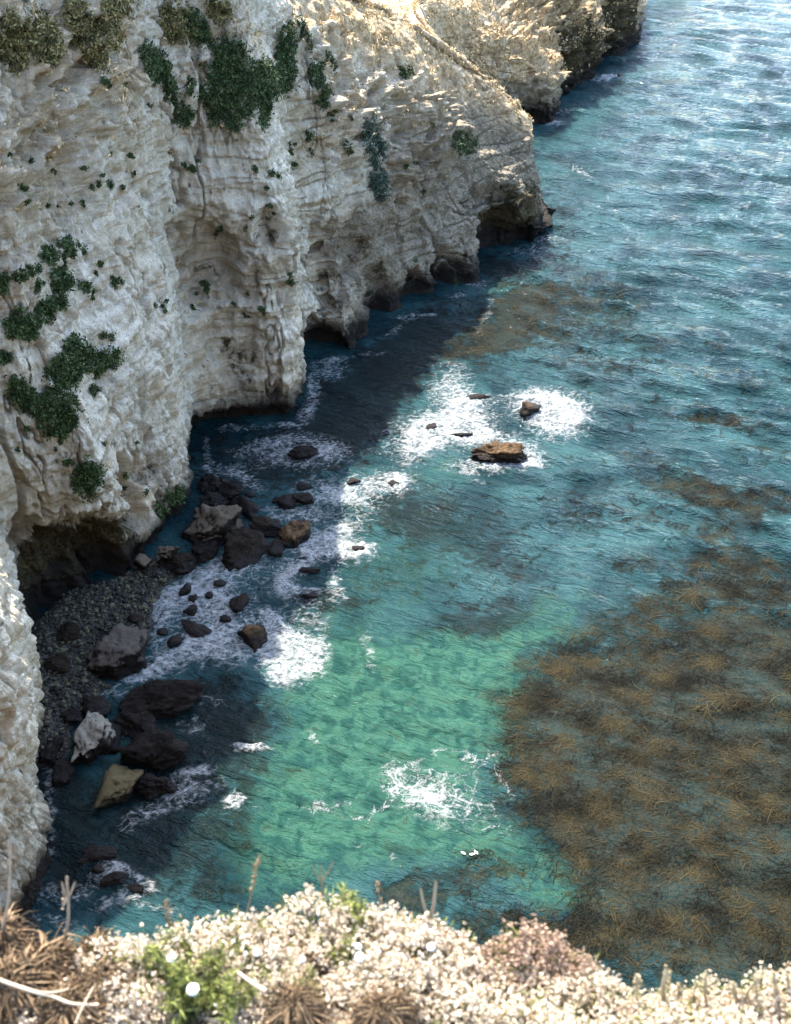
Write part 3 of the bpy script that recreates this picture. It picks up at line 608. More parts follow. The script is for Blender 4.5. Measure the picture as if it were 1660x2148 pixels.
for i, (cx, cy, wpx, hpx, rot, kind, lab, op) in enumerate(BLD):
    z0 = op.get('z', 0.0); p = at(cx, cy, z0+.3); t = topix(p)[2]
    wx = wpx*t/F/2; dep = math.atan2(HC, p[1]); 
    vis = hpx*t/F/2; hz = vis*op.get('zf', .62) if 'zf' in op else min(vis*.85, wx*.8)
    sq = vis*vis-(hz*math.cos(dep)*.8)**2; hy = math.sqrt(max(sq, (vis*.5)**2))/math.sin(dep)
    V, f = boulder_verts(100+i, 5 if wpx > 45 else 3, rough=op.get('rough', 1.), sharp=op.get('sharp', .82))
    V = V*np.array([wx*1.04, hy*1.04, hz*1.05])
    V = V @ rotz(R(-rot)).T
    sink = op.get('sink', 0.)
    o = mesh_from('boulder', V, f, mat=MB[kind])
    c0 = at(cx, cy, z0+hz*(.28-sink)); o.location = c0
    tag(o, lab, 'rock' if wpx < 60 else 'boulder', 'rocks and boulders at the foot of the cliff' if cx < 860 else 'reef rocks awash in the open water')

# shingle beach below the recess: a low bank of loose stones
BP = [(50, 1610), (50, 1340), (140, 1250), (250, 1215), (330, 1165), (375, 1195), (335, 1235), (322, 1290), (310, 1345), (215, 1350), (205, 1420), (240, 1445), (150, 1510), (130, 1600)]
bpw = np.array([at(x, y)[:2] for x, y in BP])
def inside(x, y, poly):
    c = np.zeros(x.shape, bool); n = len(poly)
    for i in range(n):
        x1, y1 = poly[i]; x2, y2 = poly[(i+1) % n]
        c ^= ((y1 > y) != (y2 > y)) & (x < (x2-x1)*(y-y1)/(y2-y1+1e-12)+x1)
    return c
def pdist(x, y, poly):
    d = np.full(x.shape, 1e9); n = len(poly)
    for i in range(n):
        a = poly[i]; e = poly[(i+1) % n]-a; L = (e**2).sum()
        t = np.clip(((x-a[0])*e[0]+(y-a[1])*e[1])/L, 0, 1)
        d = np.minimum(d, np.hypot(x-a[0]-t*e[0], y-a[1]-t*e[1]))
    return d
gx, gy = np.meshgrid(np.linspace(-32, -10, 200), np.linspace(48, 86, 330))
ins = inside(gx, gy, bpw); dd = pdist(gx, gy, bpw); sd = np.where(ins, dd, -dd)
def beach_z(x, y):
    ins = inside(x, y, bpw); d = pdist(x, y, bpw); s = np.where(ins, d, -d)
    inland = np.clip((-20-x)/6+.2, 0, 1)
    return np.clip(s*.5, -1.2, .35)+inland*.9*sstep(-.6, 1.5, s)
gz = beach_z(gx, gy)+.16*fbm(gx/.8, gy/.8, gx*0, 4)
tb = NT('shingle'); Pb = tb.mapping((1, 1, 1)); vb = tb.vor(Pb, 3.2, 'F1', 'Color'); vd = tb.vor(Pb, 3.2)
sepb = tb.n.new('ShaderNodeSeparateColor'); tb.lk(vb, sepb.inputs[0])
cb = tb.mix(sepb.outputs[0], (.0060, .0054, .0036), (.0420, .0360, .0210)); cb = tb.mix(tb.ramp(vd, .3, .6), cb, (.01, .01, .008))
beach = mesh_from('beach', np.stack([gx, gy, gz], -1).reshape(-1, 3), grid_faces(*gx.shape), mat=tb.done(cb, .85, tb.bump(vd, -.25, .9)))
tag(beach, kind='structure')
def clutter(name, P, rad, mat, sub=1, seed=1, squash=.7, colattr=True):
    rs = np.random.RandomState(seed); v, f = ICO[sub]; VV = []; FF = []; CA = []; nv = len(v)
    for i, (p, r) in enumerate(zip(P, rad)):
        q = v*(1+.28*(rs.rand(nv, 1)-.5)*2)*np.array([1, .6+.4*rs.rand(), squash*(.6+.5*rs.rand())])
        VV.append(q @ rnd_rot(rs, .6).T*r+p); FF.append(f+i*nv); CA.append(np.full(nv, rs.rand()))
    o = mesh_from(name, np.concatenate(VV), np.concatenate(FF), mat=mat, smooth=False)
    if colattr: attr(o, 'shade', np.concatenate(CA))
    return o
n = 9000; px_ = -32+22*RNG.rand(n*3); py_ = 48+38*RNG.rand(n*3); m_ = inside(px_, py_, bpw) & (pdist(px_, py_, bpw) > .1)
px_, py_ = px_[m_][:n], py_[m_][:n]
tp = NT('pebble_stone'); sh = tp.attr('shade')
mpeb = tp.done(tp.mix(tp.ramp(sh, .3, 1.), (.0024, .0024, .0018), (.0510, .0480, .0252)), .8)
stones = clutter('beach_stones', np.stack([px_, py_, beach_z(px_, py_)+.06], -1), .05+.20*RNG.rand(len(px_))**3, mpeb, 1, 4)
tag(stones, 'loose olive and grey stones of the shingle bank under the dark cliff recess', 'stones', kind='stuff')
#EOF3

# ------------------------------------------------------------------ strips (blades, stems, fronds)
def ribbons(P0, yaw, length, width, nseg, curl, rs, lift=None, wob=.25):
    """flat ribbons lying on the water; returns verts, quads"""
    n = len(P0); th = yaw.copy(); pos = P0.copy(); L = []; Rr = []
    kc = curl*(rs.normal(size=n)); ph = rs.rand(n)*6.28
    for k in range(nseg+1):
        t = k/nseg; wd = width*(math.sin(math.pi*min(1, .12+t*.95))**.6)*(.7+.5*np.sin(ph+5*t))
        dx = np.stack([-np.sin(th), np.cos(th), (rs.rand(n)-.5)*.7], 1)*wd[:, None]/2
        zz = np.array([0, 0, 1.])*(.05*np.sin(ph+7*t)[:, None])
        L.append(pos+dx+zz); Rr.append(pos-dx+zz)
        th = th+kc/nseg+wob*rs.normal(size=n)
        pos = pos+np.stack([np.cos(th), np.sin(th), 0*th], 1)*(length/nseg)[:, None]
    V = np.stack([np.stack(L, 1), np.stack(Rr, 1)], 2)      # n, nseg+1, 2, 3
    idx = np.arange(n*(nseg+1)*2).reshape(n, nseg+1, 2)
    Fq = np.stack([idx[:, :-1, 0], idx[:, 1:, 0], idx[:, 1:, 1], idx[:, :-1, 1]], -1).reshape(-1, 4)
    return V.reshape(-1, 3), Fq
def kelp_mat(name, lo, hi):
    t = NT(name); sh = t.attr('shade'); nz_ = t.noise(t.mapping((1, 1, 1)), 6, 4, .7)
    c = t.mix(t.math('MULTIPLY', t.math('ADD', sh, t.math('SUBTRACT', nz_, .5)), 1.0), lo, hi)
    return t.done(c, .6, None, .03)
MK = kelp_mat('kelp_frond', (.0020, .0022, .0014), (.039, .031, .014))
def kelp(name, boxes, n, seed, label, smin=.25):
    rs = np.random.RandomState(seed); PXs = []; 
    x0, x1, y0, y1 = boxes
    c = 0; pts = []
    while c < n:
        p = np.stack([x0+(x1-x0)*rs.rand(20000), y0+(y1-y0)*rs.rand(20000)], 1); z = 0*p[:, 0]
        q = np.stack([p[:, 0], p[:, 1], z], 1); a, b2, tt = topix(q)
        k = blobs(a+20*fbm(p[:, 0]/2.6, p[:, 1]/2.6, z+1, 3), b2+15*fbm(p[:, 0]/2.6, p[:, 1]/2.6, z+7, 3), KELP)
        cl = .42+.9*fbm(p[:, 0]/3.4, p[:, 1]/2.2, z+4, 4)+.8*fbm(p[:, 0]/.9, p[:, 1]/.9, z+8, 2)
        pr = np.clip(k-smin, 0, 1)*np.clip(cl, .02, 1.2)
        q = q[(rs.rand(20000) < pr) & (a > -200) & (a < 1900) & (b2 < 2250)]; pts.append(q); c += len(q)
    P = np.concatenate(pts)[:n]; 
    th = R(205)+1.1*fbm(P[:, 0]/9, P[:, 1]/9, 0*P[:, 0], 2)+.45*rs.normal(size=n)
    P[:, 2] = wave_h(P[:, 0], P[:, 1])*.6-.035+.075*rs.rand(n)
    L = .25+1.9*rs.rand(n)**2; W = .012+.030*rs.rand(n)**2
    V, Fq = ribbons(P, th, L, W, 7, 1.6, rs)
    o = mesh_from(name, V, Fq, mat=MK, smooth=False)
    hl = np.clip(.12+1.0*fbm(P[:, 0]/2.5+9, P[:, 1]/1.8, 0*P[:, 0], 3)+.6*rs.rand(n)**3, 0, 1)
    attr(o, 'shade', np.repeat(hl, 16))
    return tag(o, label, 'kelp', kind='stuff')
kelp('kelp_bed', (4, 60, 38, 84), 80000, 21, 'wide brown kelp bed floating over the lower right of the cove', .15)
kelp('kelp_patch', (4, 56, 84, 130), 9000, 22, 'thinner brown kelp drifting between the headland tip and the open water', .12)

# ------------------------------------------------------------------ growth on the cliff
def leaf_mat(name, lo, hi, tr=.0):
    t = NT(name); sh = t.attr('shade')
    return t.done(t.mix(sh, lo, hi), .75, None, .12)
ML = {'green': leaf_mat('dark_green_leaves', (.012, .024, .009), (.070, .100, .036)),
      'olive': leaf_mat('olive_leaves', (.0300, .0300, .0120), (.2520, .2160, .0900)),
      'blue': leaf_mat('bluish_green_leaves', (.0130, .0260, .0195), (.0715, .1105, .0780))}
def cliff_shrub(px, py, rx, ry, rot, kind, label, group, seed, dens=1., hang=.5):
    rs = np.random.RandomState(seed); l, n0 = hit(px, py)
    if l is None: return None
    dist = (l-CAM).length; n = int(min(3000, max(14, 3.14*rx*ry/8*dens)))
    a = R(rot); P = []; NN = []
    th = rs.rand(n*3)*6.28; rr = np.sqrt(rs.rand(n*3))*(1+.35*rs.rand(n*3)**4); u = rr*np.cos(th); v = rr*np.sin(th)
    lob = 1.0+.5*fbm(np.cos(th)*1.5+seed, np.sin(th)*1.5, 0*th, 3)+.5*fbm(u*2.2+seed, v*2.2, 0*u, 3)
    keep = rr < np.clip(lob, .3, 1.3)*(1+.5*(rs.rand(n*3)-.5))
    for uu, vv_ in zip(u[keep][:n], v[keep][:n]):
        x = px+uu*rx*math.cos(a)-vv_*ry*math.sin(a); y = py+uu*rx*math.sin(a)+vv_*ry*math.cos(a)
        q, nn = hit(x, y)
        if q is None or abs((q-CAM).length-dist) > 9: continue
        P.append(q[:]); NN.append(nn[:])
    if len(P) < 4: return None
    P = np.array(P); NN = np.array(NN); m = len(P)
    thick = min(.55, .02*min(rx, ry))
    dep = (thick*(.2+.8*rs.rand(m))*(.6+.6*fbm(P[:, 0]/.8, P[:, 1]/.8, P[:, 2]/.8, 2)+.2))
    C = P+NN*np.abs(dep)[:, None]
    per = 5; s = (.05+.09*rs.rand(m*per))*(1 if rx > 12 else .75); Cc = np.repeat(C, per, 0)+rs.normal(size=(m*per, 3))*(.11 if rx > 12 else .07)
    d1 = rs.normal(size=(m*per, 3)); d1[:, 2] -= hang; d1 /= np.linalg.norm(d1, axis=1)[:, None]
    d2 = np.cross(d1, rs.normal(size=(m*per, 3))); d2 /= np.linalg.norm(d2, axis=1)[:, None]
    s = s[:, None]; V = np.stack([Cc-d1*s*1.3, Cc+d2*s*.6, Cc+d1*s*1.3, Cc-d2*s*.6], 1).reshape(-1, 3)
    org = np.array(l[:])
    o = mesh_from('cliff_shrub', V-org, np.arange(len(V)).reshape(-1, 4), mat=ML[kind], smooth=False)
    o.location = l
    sh = np.clip(.45+.5*fbm(Cc[:, 0]/.6, Cc[:, 1]/.6, Cc[:, 2]/.6, 2)+.25*rs.normal(size=m*per), 0, 1)
    attr(o, 'shade', np.repeat(sh, 4))
    return tag(o, label, 'shrub', group)
GD = 'dark green shrubs clinging to the shaded cliff'
CS = [
 (480, 180, 62, 95, 0, 'green', 'largest dark green shrub patch high on the upper cliff, hanging in a ragged curtain'),
 (570, 165, 75, 42, -15, 'green', 'dark green patch spreading right from the largest curtain of growth'),
 (600, 95, 22, 50, 12, 'green', 'narrow dark strip climbing above the right end of the upper growth'),
 (330, 140, 26, 55, -30, 'green', 'slanting dark green streak left of the largest curtain of growth'),
 (385, 240, 20, 28, 0, 'green', 'small dark tuft at the lower end of the slanting green streak'),
 (355, 185, 14, 40, -20, 'green', 'thin green streak joining the slanting growth to its lower tuft'),
 (400, 180, 12, 22, 0, 'green', 'little green clump between the slanting streak and the large curtain'),
 (555, 225, 14, 50, 8, 'green', 'thin hanging tail of green below the right-hand upper patch'),
 (665, 155, 20, 34, 0, 'green', 'isolated dark clump right of the upper growth'),
 (640, 70, 12, 40, -25, 'green', 'thin dark streak beside the upper lit ledge'),
 (695, 130, 10, 30, -20, 'green', 'slim dark streak nearest the sunlit rib of the cliff'),
 (680, 200, 14, 30, 10, 'green', 'ragged green streak below the isolated dark clump'),
 (785, 300, 24, 55, -6, 'blue', 'tall bluish green growth in the gully right of the sunlit rib'),
 (795, 385, 20, 38, -12, 'blue', 'lower bluish green growth hanging in the same gully'),
 (730, 310, 10, 18, -20, 'green', 'small green clump left of the bluish growth in the gully'),
 (975, 300, 30, 26, 20, 'green', 'faint green growth on the brown headland face'),
 (850, 150, 16, 18, 0, 'green', 'dark bush at the edge of the sunlit crest'),
 (145, 519, 24, 20, 15, 'green', 'rounded dark bush, the right one of a pair on the pale wall'),
 (103, 535, 20, 18, 20, 'green', 'rounded dark bush, the left one of a pair on the pale wall'),
 (44, 577, 13, 13, 0, 'green', 'small dark bush left of the pair of rounded bushes'),
 (72, 568, 18, 9, -20, 'green', 'low dark tuft between the pair of bushes and the small left bush'),
 (5, 593, 16, 20, 30, 'green', 'dark bush cut by the left border at mid height'),
 (78, 602, 10, 20, 0, 'green', 'upright dark tuft under the pair of rounded bushes'),
 (126, 590, 24, 30, 0, 'green', 'dense dark bush below the right-hand rounded bush'),
 (120, 635, 26, 16, -30, 'green', 'loose dark growth trailing under the dense bush'),
 (92, 655, 22, 24, -20, 'green', 'dark bush just above the biggest left-hand bush'),
 (46, 682, 38, 32, 5, 'green', 'big rounded green bush on the ledge at the left border'),
 (180, 600, 14, 10, 20, 'green', 'small tuft right of the dense dark bush'),
 (240, 595, 10, 9, 0, 'green', 'lonely dark tuft on pale rock, farthest right of the bush cluster'),
 (165, 735, 34, 26, 30, 'green', 'dark green bush crowning the upper end of the lower green patch'),
 (215, 760, 44, 24, -28, 'green', 'arm of green growth reaching right from the lower green patch'),
 (135, 780, 38, 40, 20, 'green', 'middle of the lower green patch, thick and dark'),
 (50, 830, 26, 52, -38, 'green', 'left lobe of the lower green patch sloping downward'),
 (120, 865, 46, 55, -15, 'green', 'largest lower lobe of green growth fanning down the cliff'),
 (197, 820, 12, 15, 0, 'green', 'small separate tuft right of the lower green patch'),
 (10, 750, 16, 14, 0, 'green', 'bush on the left border just under the ledge'),
 (215, 703, 10, 8, 0, 'green', 'left one of two tiny tufts above the green arm'),
 (234, 706, 9, 7, 0, 'green', 'right one of two tiny tufts above the green arm'),
 (145, 968, 11, 11, 0, 'green', 'small round green tuft above the thin olive growth'),
 (185, 1005, 30, 40, 10, 'green', 'thin olive green growth low on the wall above the dark stain'),
 (338, 1065, 16, 16, -20, 'green', 'green bush near the foot of the pale corner, left of two'),
 (368, 1040, 18, 22, 25, 'green', 'loose green growth near the foot of the pale corner, right of two'),
 (30, 85, 40, 60, 0, 'olive', 'olive sunlit scrub in the top left corner'),
 (90, 80, 34, 60, -20, 'olive', 'olive scrub streak beside the top left corner growth'),
 (180, 70, 30, 90, -25, 'olive', 'long olive scrub streak slanting down from the top left'),
 (235, 60, 22, 45, -15, 'olive', 'olive clump on the sunny ledge right of the long scrub streak'),
 (370, 50, 34, 50, -25, 'olive', 'yellowish scrub clump on the upper cliff above the green streak'),
 (415, 60, 22, 44, -20, 'green', 'dark and yellow bush hanging beside the yellowish scrub clump'),
 (110, 115, 18, 24, 0, 'green', 'dark green bush among the olive scrub of the upper left'),
 (250, 15, 40, 30, -20, 'olive', 'olive scrub at the top border left of centre'),
 (460, 20, 26, 34, -25, 'olive', 'olive scrub streak at the top border above the largest curtain'),
]
for i, (px_c, py_c, rx, ry, rot, kd, lab) in enumerate(CS):
    cliff_shrub(px_c, py_c, rx*.95, ry*.95, rot, kd, lab, GD if kd != 'olive' else 'scrub on the upper cliff', 300+i)
rs = np.random.RandomState(77)
nt_ = 0
for (cx, cy, rx, ry, k) in [(160, 340, 120, 30, 7), (110, 430, 100, 30, 6), (130, 600, 110, 60, 18), (410, 350, 30, 12, 4), (210, 385, 40, 20, 6), (480, 490, 40, 20, 3), (580, 400, 40, 40, 4), (690, 250, 50, 60, 10), (640, 330, 60, 50, 6),
                         (360, 640, 60, 30, 5), (480, 620, 80, 40, 6), (90, 930, 60, 60, 7), (230, 960, 60, 60, 6), (540, 420, 60, 60, 4), (860, 350, 80, 60, 5), (250, 190, 40, 30, 4), (900, 560, 60, 40, 3), (350, 1050, 40, 30, 5), (560, 600, 60, 60, 4)]:
    for j in range(k):
        o = cliff_shrub(cx+rx*rs.normal()*.6, cy+ry*rs.normal()*.6, 3+8*rs.rand()**2, 2.5+4*rs.rand()**2, rs.rand()*90, 'green',
                        'tiny dark green tuft dotting the pale cliff wall', 'tiny tufts dotting the cliff wall', 900+nt_, 3.); nt_ += 1

# dry scrub over the sunny crest and slopes: one ground cover
qf = grid_faces(nr, nc); Vf = G.reshape(-1, 3); sw = scrub.reshape(-1)
cen = Vf[qf].mean(1); ar = np.linalg.norm(np.cross(Vf[qf[:, 1]]-Vf[qf[:, 0]], Vf[qf[:, 3]]-Vf[qf[:, 0]]), axis=1)
cx_, cy_, ct_ = topix(cen)
wgt = ar*np.clip(sw[qf[:, 0]]-.25, 0, 1)*(cx_ > -60)*(cx_ < 1720)*(cy_ > -260)*(cy_ < 1300)*(ct_ > 20)*np.clip(.5+1.4*fbm(cen[:, 0]/2, cen[:, 1]/2, cen[:, 2]/2, 3), 0, 1)
pk = np.random.RandomState(5).choice(len(qf), 24000, p=wgt/wgt.sum())
rs = np.random.RandomState(6); P = cen[pk]; NP = NG.reshape(-1, 3)[qf[pk, 0]]
NP = NP*np.sign((NP*(np.array([0, 0, HC])-P)).sum(1))[:, None]
per = 6; Cc = np.repeat(P+NP*.12, per, 0)+rs.normal(size=(len(P)*per, 3))*.16
d1 = rs.normal(size=Cc.shape)*.6; d1[:, 2] += .8; d1 /= np.linalg.norm(d1, axis=1)[:, None]
d2 = np.cross(d1, rs.normal(size=Cc.shape)); d2 /= np.linalg.norm(d2, axis=1)[:, None]
s_ = (.08+.16*rs.rand(len(Cc)))[:, None]
V = np.stack([Cc-d1*s_, Cc+d2*s_*.35, Cc+d1*s_, Cc-d2*s_*.35], 1).reshape(-1, 3)
ds = mesh_from('dry_scrub', V, np.arange(len(V)).reshape(-1, 4), mat=leaf_mat('dry_scrub_leaves', (.17, .12, .05), (.62, .46, .25)), smooth=False)
attr(ds, 'shade', np.repeat(np.clip(.5+.6*fbm(Cc[:, 0]/2, Cc[:, 1]/2, Cc[:, 2]/2, 2)+.3*rs.normal(size=len(Cc)), 0, 1), 4))
tag(ds, 'dry tan scrub covering the sunlit crest and far slopes', 'scrub', kind='stuff')
#EOF4

# ------------------------------------------------------------------ THE NEAR EDGE, just below the camera
EX = (np.array([-3000, -300, 0, 150, 240, 480, 620, 800, 870, 1000, 1150, 1300, 1660, 2100, 4000])-830)/2530*3.0
EY = np.array([1.5, 1.80, 1.83, 1.80, 1.80, 1.87, 1.93, 1.92, 1.86, 1.78, 1.76, 1.74, 1.74, 1.72, 1.5])
def edge_y(x): return np.interp(x, EX, EY)
xs = np.concatenate([-np.geomspace(90, 1.7, 40), np.linspace(-1.65, 1.65, 150), np.geomspace(1.7, 100, 40)])
prof = [(-90, 6), (-30, 3), (-8, .9), (-2.5, .42), (-1.2, .36), (-.8, .30)] + [(-.8+.8*k/40, .30-.30*(k/40)**1.3) for k in range(1, 41)] + \
       [(.06, -.10), (.12, -.35), (.25, -.9), (.6, -2.2), (1.5, -6), (3, -12), (5, -20), (8, -30), (11, -40), (14, -50), (17, -58), (19, -62)]
pr = np.array(prof); e = edge_y(xs)
NX = xs[None, :]*np.ones((len(pr), 1)); NY = e[None, :]+pr[:, :1]; NZ = 57.12+pr[:, 1:]+0*NX
nw = sstep(0, 1.5, -pr[:, 1:]+0*NX)
NY = NY-nw*np.abs(1.3*fbm(NX/4, NY/4, NZ/7, 3)+.5*ridged(NX/2, NY/2, NZ/6, 3))*sstep(0, 12, -pr[:, 1:]+0*NX); NZ = NZ+(1-nw)*.025*fbm(NX/.12, NY/.12, NX*0, 3)
tn = NT('near_soil'); Pn = tn.mapping((1, 1, 1)); na = tn.noise(Pn, 30, 6, .7)
cn = tn.mix(tn.ramp(na, .35, .65), (.0540, .0360, .0210), (.2040, .1500, .0960)); 
near = mesh_from('near_cliff_edge', np.stack([NX, NY, NZ], -1).reshape(-1, 3), grid_faces(*NX.shape), mat=tn.done(cn, .95, tn.bump(na, .02, .8)))
tag(near, kind='structure')
def ground_z(x, y):
    return 57.12+np.interp(y-edge_y(x), pr[::1, 0], pr[:, 1])

def plant_mat(name, lo, hi, tl=0.0, rough=.8):
    t = NT(name); sh = t.attr('shade'); m = t.done(t.mix(sh, lo, hi), rough, None, .1)
    if tl: t.b.inputs['Subsurface Weight'].default_value = 0
    return m
MP = {'cream': plant_mat('cream_petals', (.22, .14, .07), (.68, .59, .45)), 'pink': plant_mat('rusty_pink_petals', (.13, .08, .05), (.42, .295, .205)),
      'leaf': plant_mat('fresh_leaves', (.0300, .0390, .0072), (.2040, .2160, .0600)), 'stem': plant_mat('dry_stems', (.0720, .0420, .0180), (.2520, .1800, .1020)),
      'dead': plant_mat('dead_brown_thatch', (.0270, .0156, .0072), (.2040, .1380, .0780)), 'twig': plant_mat('pale_twig', (.15, .11, .07), (.30, .24, .17)),
      'white': plant_mat('white_petals', (.6375, .6375, .6120), (.7225, .7225, .6970)), 'yolk': plant_mat('yellow_centre', (.55, .38, .05), (.65, .45, .08)),
      'straw': plant_mat('straw_spikes', (.2100, .1560, .0720), (.4320, .3600, .2280)), 'feather': plant_mat('gull_feathers', (.7, .7, .7), (.8, .8, .8))}
def puff(name, P, rad, mat, parent, rs, split=.5, q=12):
    """flower / seed heads: each a loose burst of small petals"""
    n = len(P); D_ = rs.normal(size=(n, q, 3)); D_ /= np.linalg.norm(D_, axis=2)[..., None]; D_[..., 2] = np.abs(D_[..., 2])*1.1-.35
    C_ = P[:, None]+D_*rad[:, None, None]*(.45+.6*rs.rand(n, q, 1)); sz = rad[:, None, None]*(.32+.3*rs.rand(n, q, 1))
    a_ = np.cross(D_, rs.normal(size=(n, q, 3))); a_ /= np.linalg.norm(a_, axis=2)[..., None]; b_ = np.cross(a_, D_)*.8+D_*.5
    V = np.stack([C_-a_*sz, C_+b_*sz, C_+a_*sz, C_-b_*sz], 2).reshape(-1, 3)
    o = mesh_from(name, V, np.arange(len(V)).reshape(-1, 4), mat=mat, smooth=False, parent=parent)
    base_ = np.where(rs.rand(n) < split*.35, .12, .72)[:, None]+.30*rs.normal(size=(n, q))
    attr(o, 'shade', np.repeat(np.clip(base_, 0, 1).ravel(), 4)); return o
def needles(name, A, B, wd, mat, parent, rs, bend=None):
    """thin tapered blades from A to B"""
    n = len(A); d = B-A; sd_ = np.cross(d, rs.normal(size=(n, 3))); sd_ /= np.linalg.norm(sd_, axis=1)[:, None]+1e-9
    w_ = wd[:, None]; M = (A+B)/2+(0 if bend is None else bend)
    V = np.stack([A-sd_*w_*.5, A+sd_*w_*.5, M+sd_*w_*.6, B, M-sd_*w_*.6], 1)
    idx = np.arange(n*5).reshape(n, 5)
    F1 = np.stack([idx[:, 0], idx[:, 1], idx[:, 2], idx[:, 4]], 1); F2 = np.stack([idx[:, 4], idx[:, 2], idx[:, 3], idx[:, 3]], 1)
    F2 = F2[:, :3]; FF = np.concatenate([F1[:, [0, 1, 2]], F1[:, [0, 2, 3]], F2])
    o = mesh_from(name, V.reshape(-1, 3), FF, mat=mat, smooth=False, parent=parent)
    attr(o, 'shade', np.repeat(np.clip(.5+.35*rs.normal(size=n), 0, 1), 5)); return o
def empty(name): o = bpy.data.objects.new(name, None); COL.objects.link(o); o.empty_display_size = .05; return o
def copy_tree(o, parent=None):
    c = o.copy(); COL.objects.link(c); c.parent = parent
    for ch in o.children: copy_tree(ch, c)
    return c
def make_clump(seed, r, h, nb, head='cream', br=(.0035, .0085), lob=.5):
    rs = np.random.RandomState(seed); root = empty({'cream': 'cream_flowering_shrub', 'pink': 'rusty_flowering_shrub'}[head])
    ns_ = max(6, nb//9); th = rs.rand(ns_)*6.28; rr = np.sqrt(rs.rand(ns_))*r
    tips = np.stack([rr*np.cos(th), rr*np.sin(th), h*(1-.55*(rr/r)**2)*(.65+.6*rs.rand(ns_))], 1)
    roots = tips*np.array([.25, .25, 0])
    k = rs.randint(0, ns_, nb); P = tips[k]+rs.normal(size=(nb, 3))*np.array([.013, .013, .011])
    P[:, 2] -= .06*rs.rand(nb)**3
    puff('flower_heads', P, br[0]+(br[1]-br[0])*rs.rand(nb)**1.5, MP[head], root, rs, lob)
    needles('stems', roots, tips, np.full(ns_, .004), MP['stem'], root, rs)
    m = int(nb*.8); a = rs.rand(m)*6.28; q = np.sqrt(rs.rand(m))*r; A = np.stack([q*np.cos(a), q*np.sin(a), h*.6*rs.rand(m)], 1)
    needles('leaves', A, A+rs.normal(size=(m, 3))*np.array([.018, .018, .016])+np.array([0, 0, .016]), np.full(m, .0035), MP['leaf'] if seed % 2 else MP['stem'], root, rs)
    return root
def make_tuft(seed, r, h, n):
    rs = np.random.RandomState(seed); root = empty('green_tuft')
    th = rs.rand(n)*6.28; q = np.sqrt(rs.rand(n)); ns_ = 34
    sx = rs.normal(size=(ns_, 3))*np.array([.5, .5, 0]); T = np.stack([sx[:, 0]*r, sx[:, 1]*r, h*(.5+.6*rs.rand(ns_))], 1)
    needles('stems', T*np.array([.3, .3, 0]), T, np.full(ns_, .003), MP['leaf'], root, rs)
    k = rs.randint(0, ns_, n); u = .2+.8*rs.rand(n); A = T[k]*np.stack([.3+.7*u, .3+.7*u, u], 1)
    D_ = rs.normal(size=(n, 3)); D_[:, 2] += .7; D_ /= np.linalg.norm(D_, axis=1)[:, None]
    needles('leaves', A, A+D_*(.010+.018*rs.rand(n))[:, None], np.full(n, .0020), MP['leaf'], root, rs); return root
def make_dead(seed, r, h, n):
    rs = np.random.RandomState(seed); root = empty('dead_plant_clump')
    th = rs.rand(n)*6.28; q = r*(.25+.75*rs.rand(n)); A = np.stack([.45*q*np.cos(th), .45*q*np.sin(th), h*(.55+.45*rs.rand(n))], 1)
    th2 = th+.9*rs.normal(size=n); B = A+np.stack([.6*q*np.cos(th2), .6*q*np.sin(th2), -h*(.35+.5*rs.rand(n))], 1)+rs.normal(size=(n, 3))*np.array([.035, .035, .02])
    needles('thatch', A, B, .002+.0035*rs.rand(n), MP['dead'], root, rs, bend=np.stack([.2*q*np.cos(th), .2*q*np.sin(th), .1*h+0*q], 1))
    m = n//6; P = np.stack([r*.8*rs.normal(size=m)*.5, r*.8*rs.normal(size=m)*.5, h*(.5+.55*rs.rand(m))], 1)
    puff('seed_heads', P, .003+.005*rs.rand(m), MP['dead'], root, rs, .8)
    v, f = ICO[3]; V = v*np.array([r*.5, r*.5, h*.45])*(1+.3*fbm(v[:, 0]*3, v[:, 1]*3, v[:, 2]*3, 3))[:, None]+np.array([0, 0, h*.35])
    o = mesh_from('root_mass', V, f, mat=MP['dead'], parent=root); attr(o, 'shade', np.full(len(V), .15)); return root
def tube(name, pts, rad, mat, parent=None, sides=7, shade=.6):
    pts = np.array(pts, float); n = len(pts); rad = np.interp(np.linspace(0, 1, n), np.linspace(0, 1, len(rad)), rad)
    tg = np.gradient(pts, axis=0); tg /= np.linalg.norm(tg, axis=1)[:, None]
    u = np.cross(tg, [0.31, .2, .9]); u /= np.linalg.norm(u, axis=1)[:, None]; v = np.cross(tg, u)
    a = np.linspace(0, 2*math.pi, sides, endpoint=False)
    V = pts[:, None]+rad[:, None, None]*(np.cos(a)[None, :, None]*u[:, None]+np.sin(a)[None, :, None]*v[:, None])
    i = np.arange(n*sides).reshape(n, sides); j = np.roll(i, -1, 1)
    Fq = np.stack([i[:-1], j[:-1], j[1:], i[1:]], -1).reshape(-1, 4)
    o = mesh_from(name, V.reshape(-1, 3), Fq, mat=mat, parent=parent); attr(o, 'shade', np.full(n*sides, shade)); return o
def spline(pts, m=14):
    pts = np.array(pts, float); return catmull(pts, np.linspace(0, len(pts)-1, m))
def gp(px, py, h=0.):
    """the spot on the near ground the photograph shows at (px,py), at height h above it"""
    z = 57.25+h
    for _ in range(6):
        p = at(px, py, z); z = float(ground_z(p[0], min(p[1], edge_y(p[0]))))+h
    return np.array([p[0], min(p[1], float(edge_y(p[0]))+.02), z])

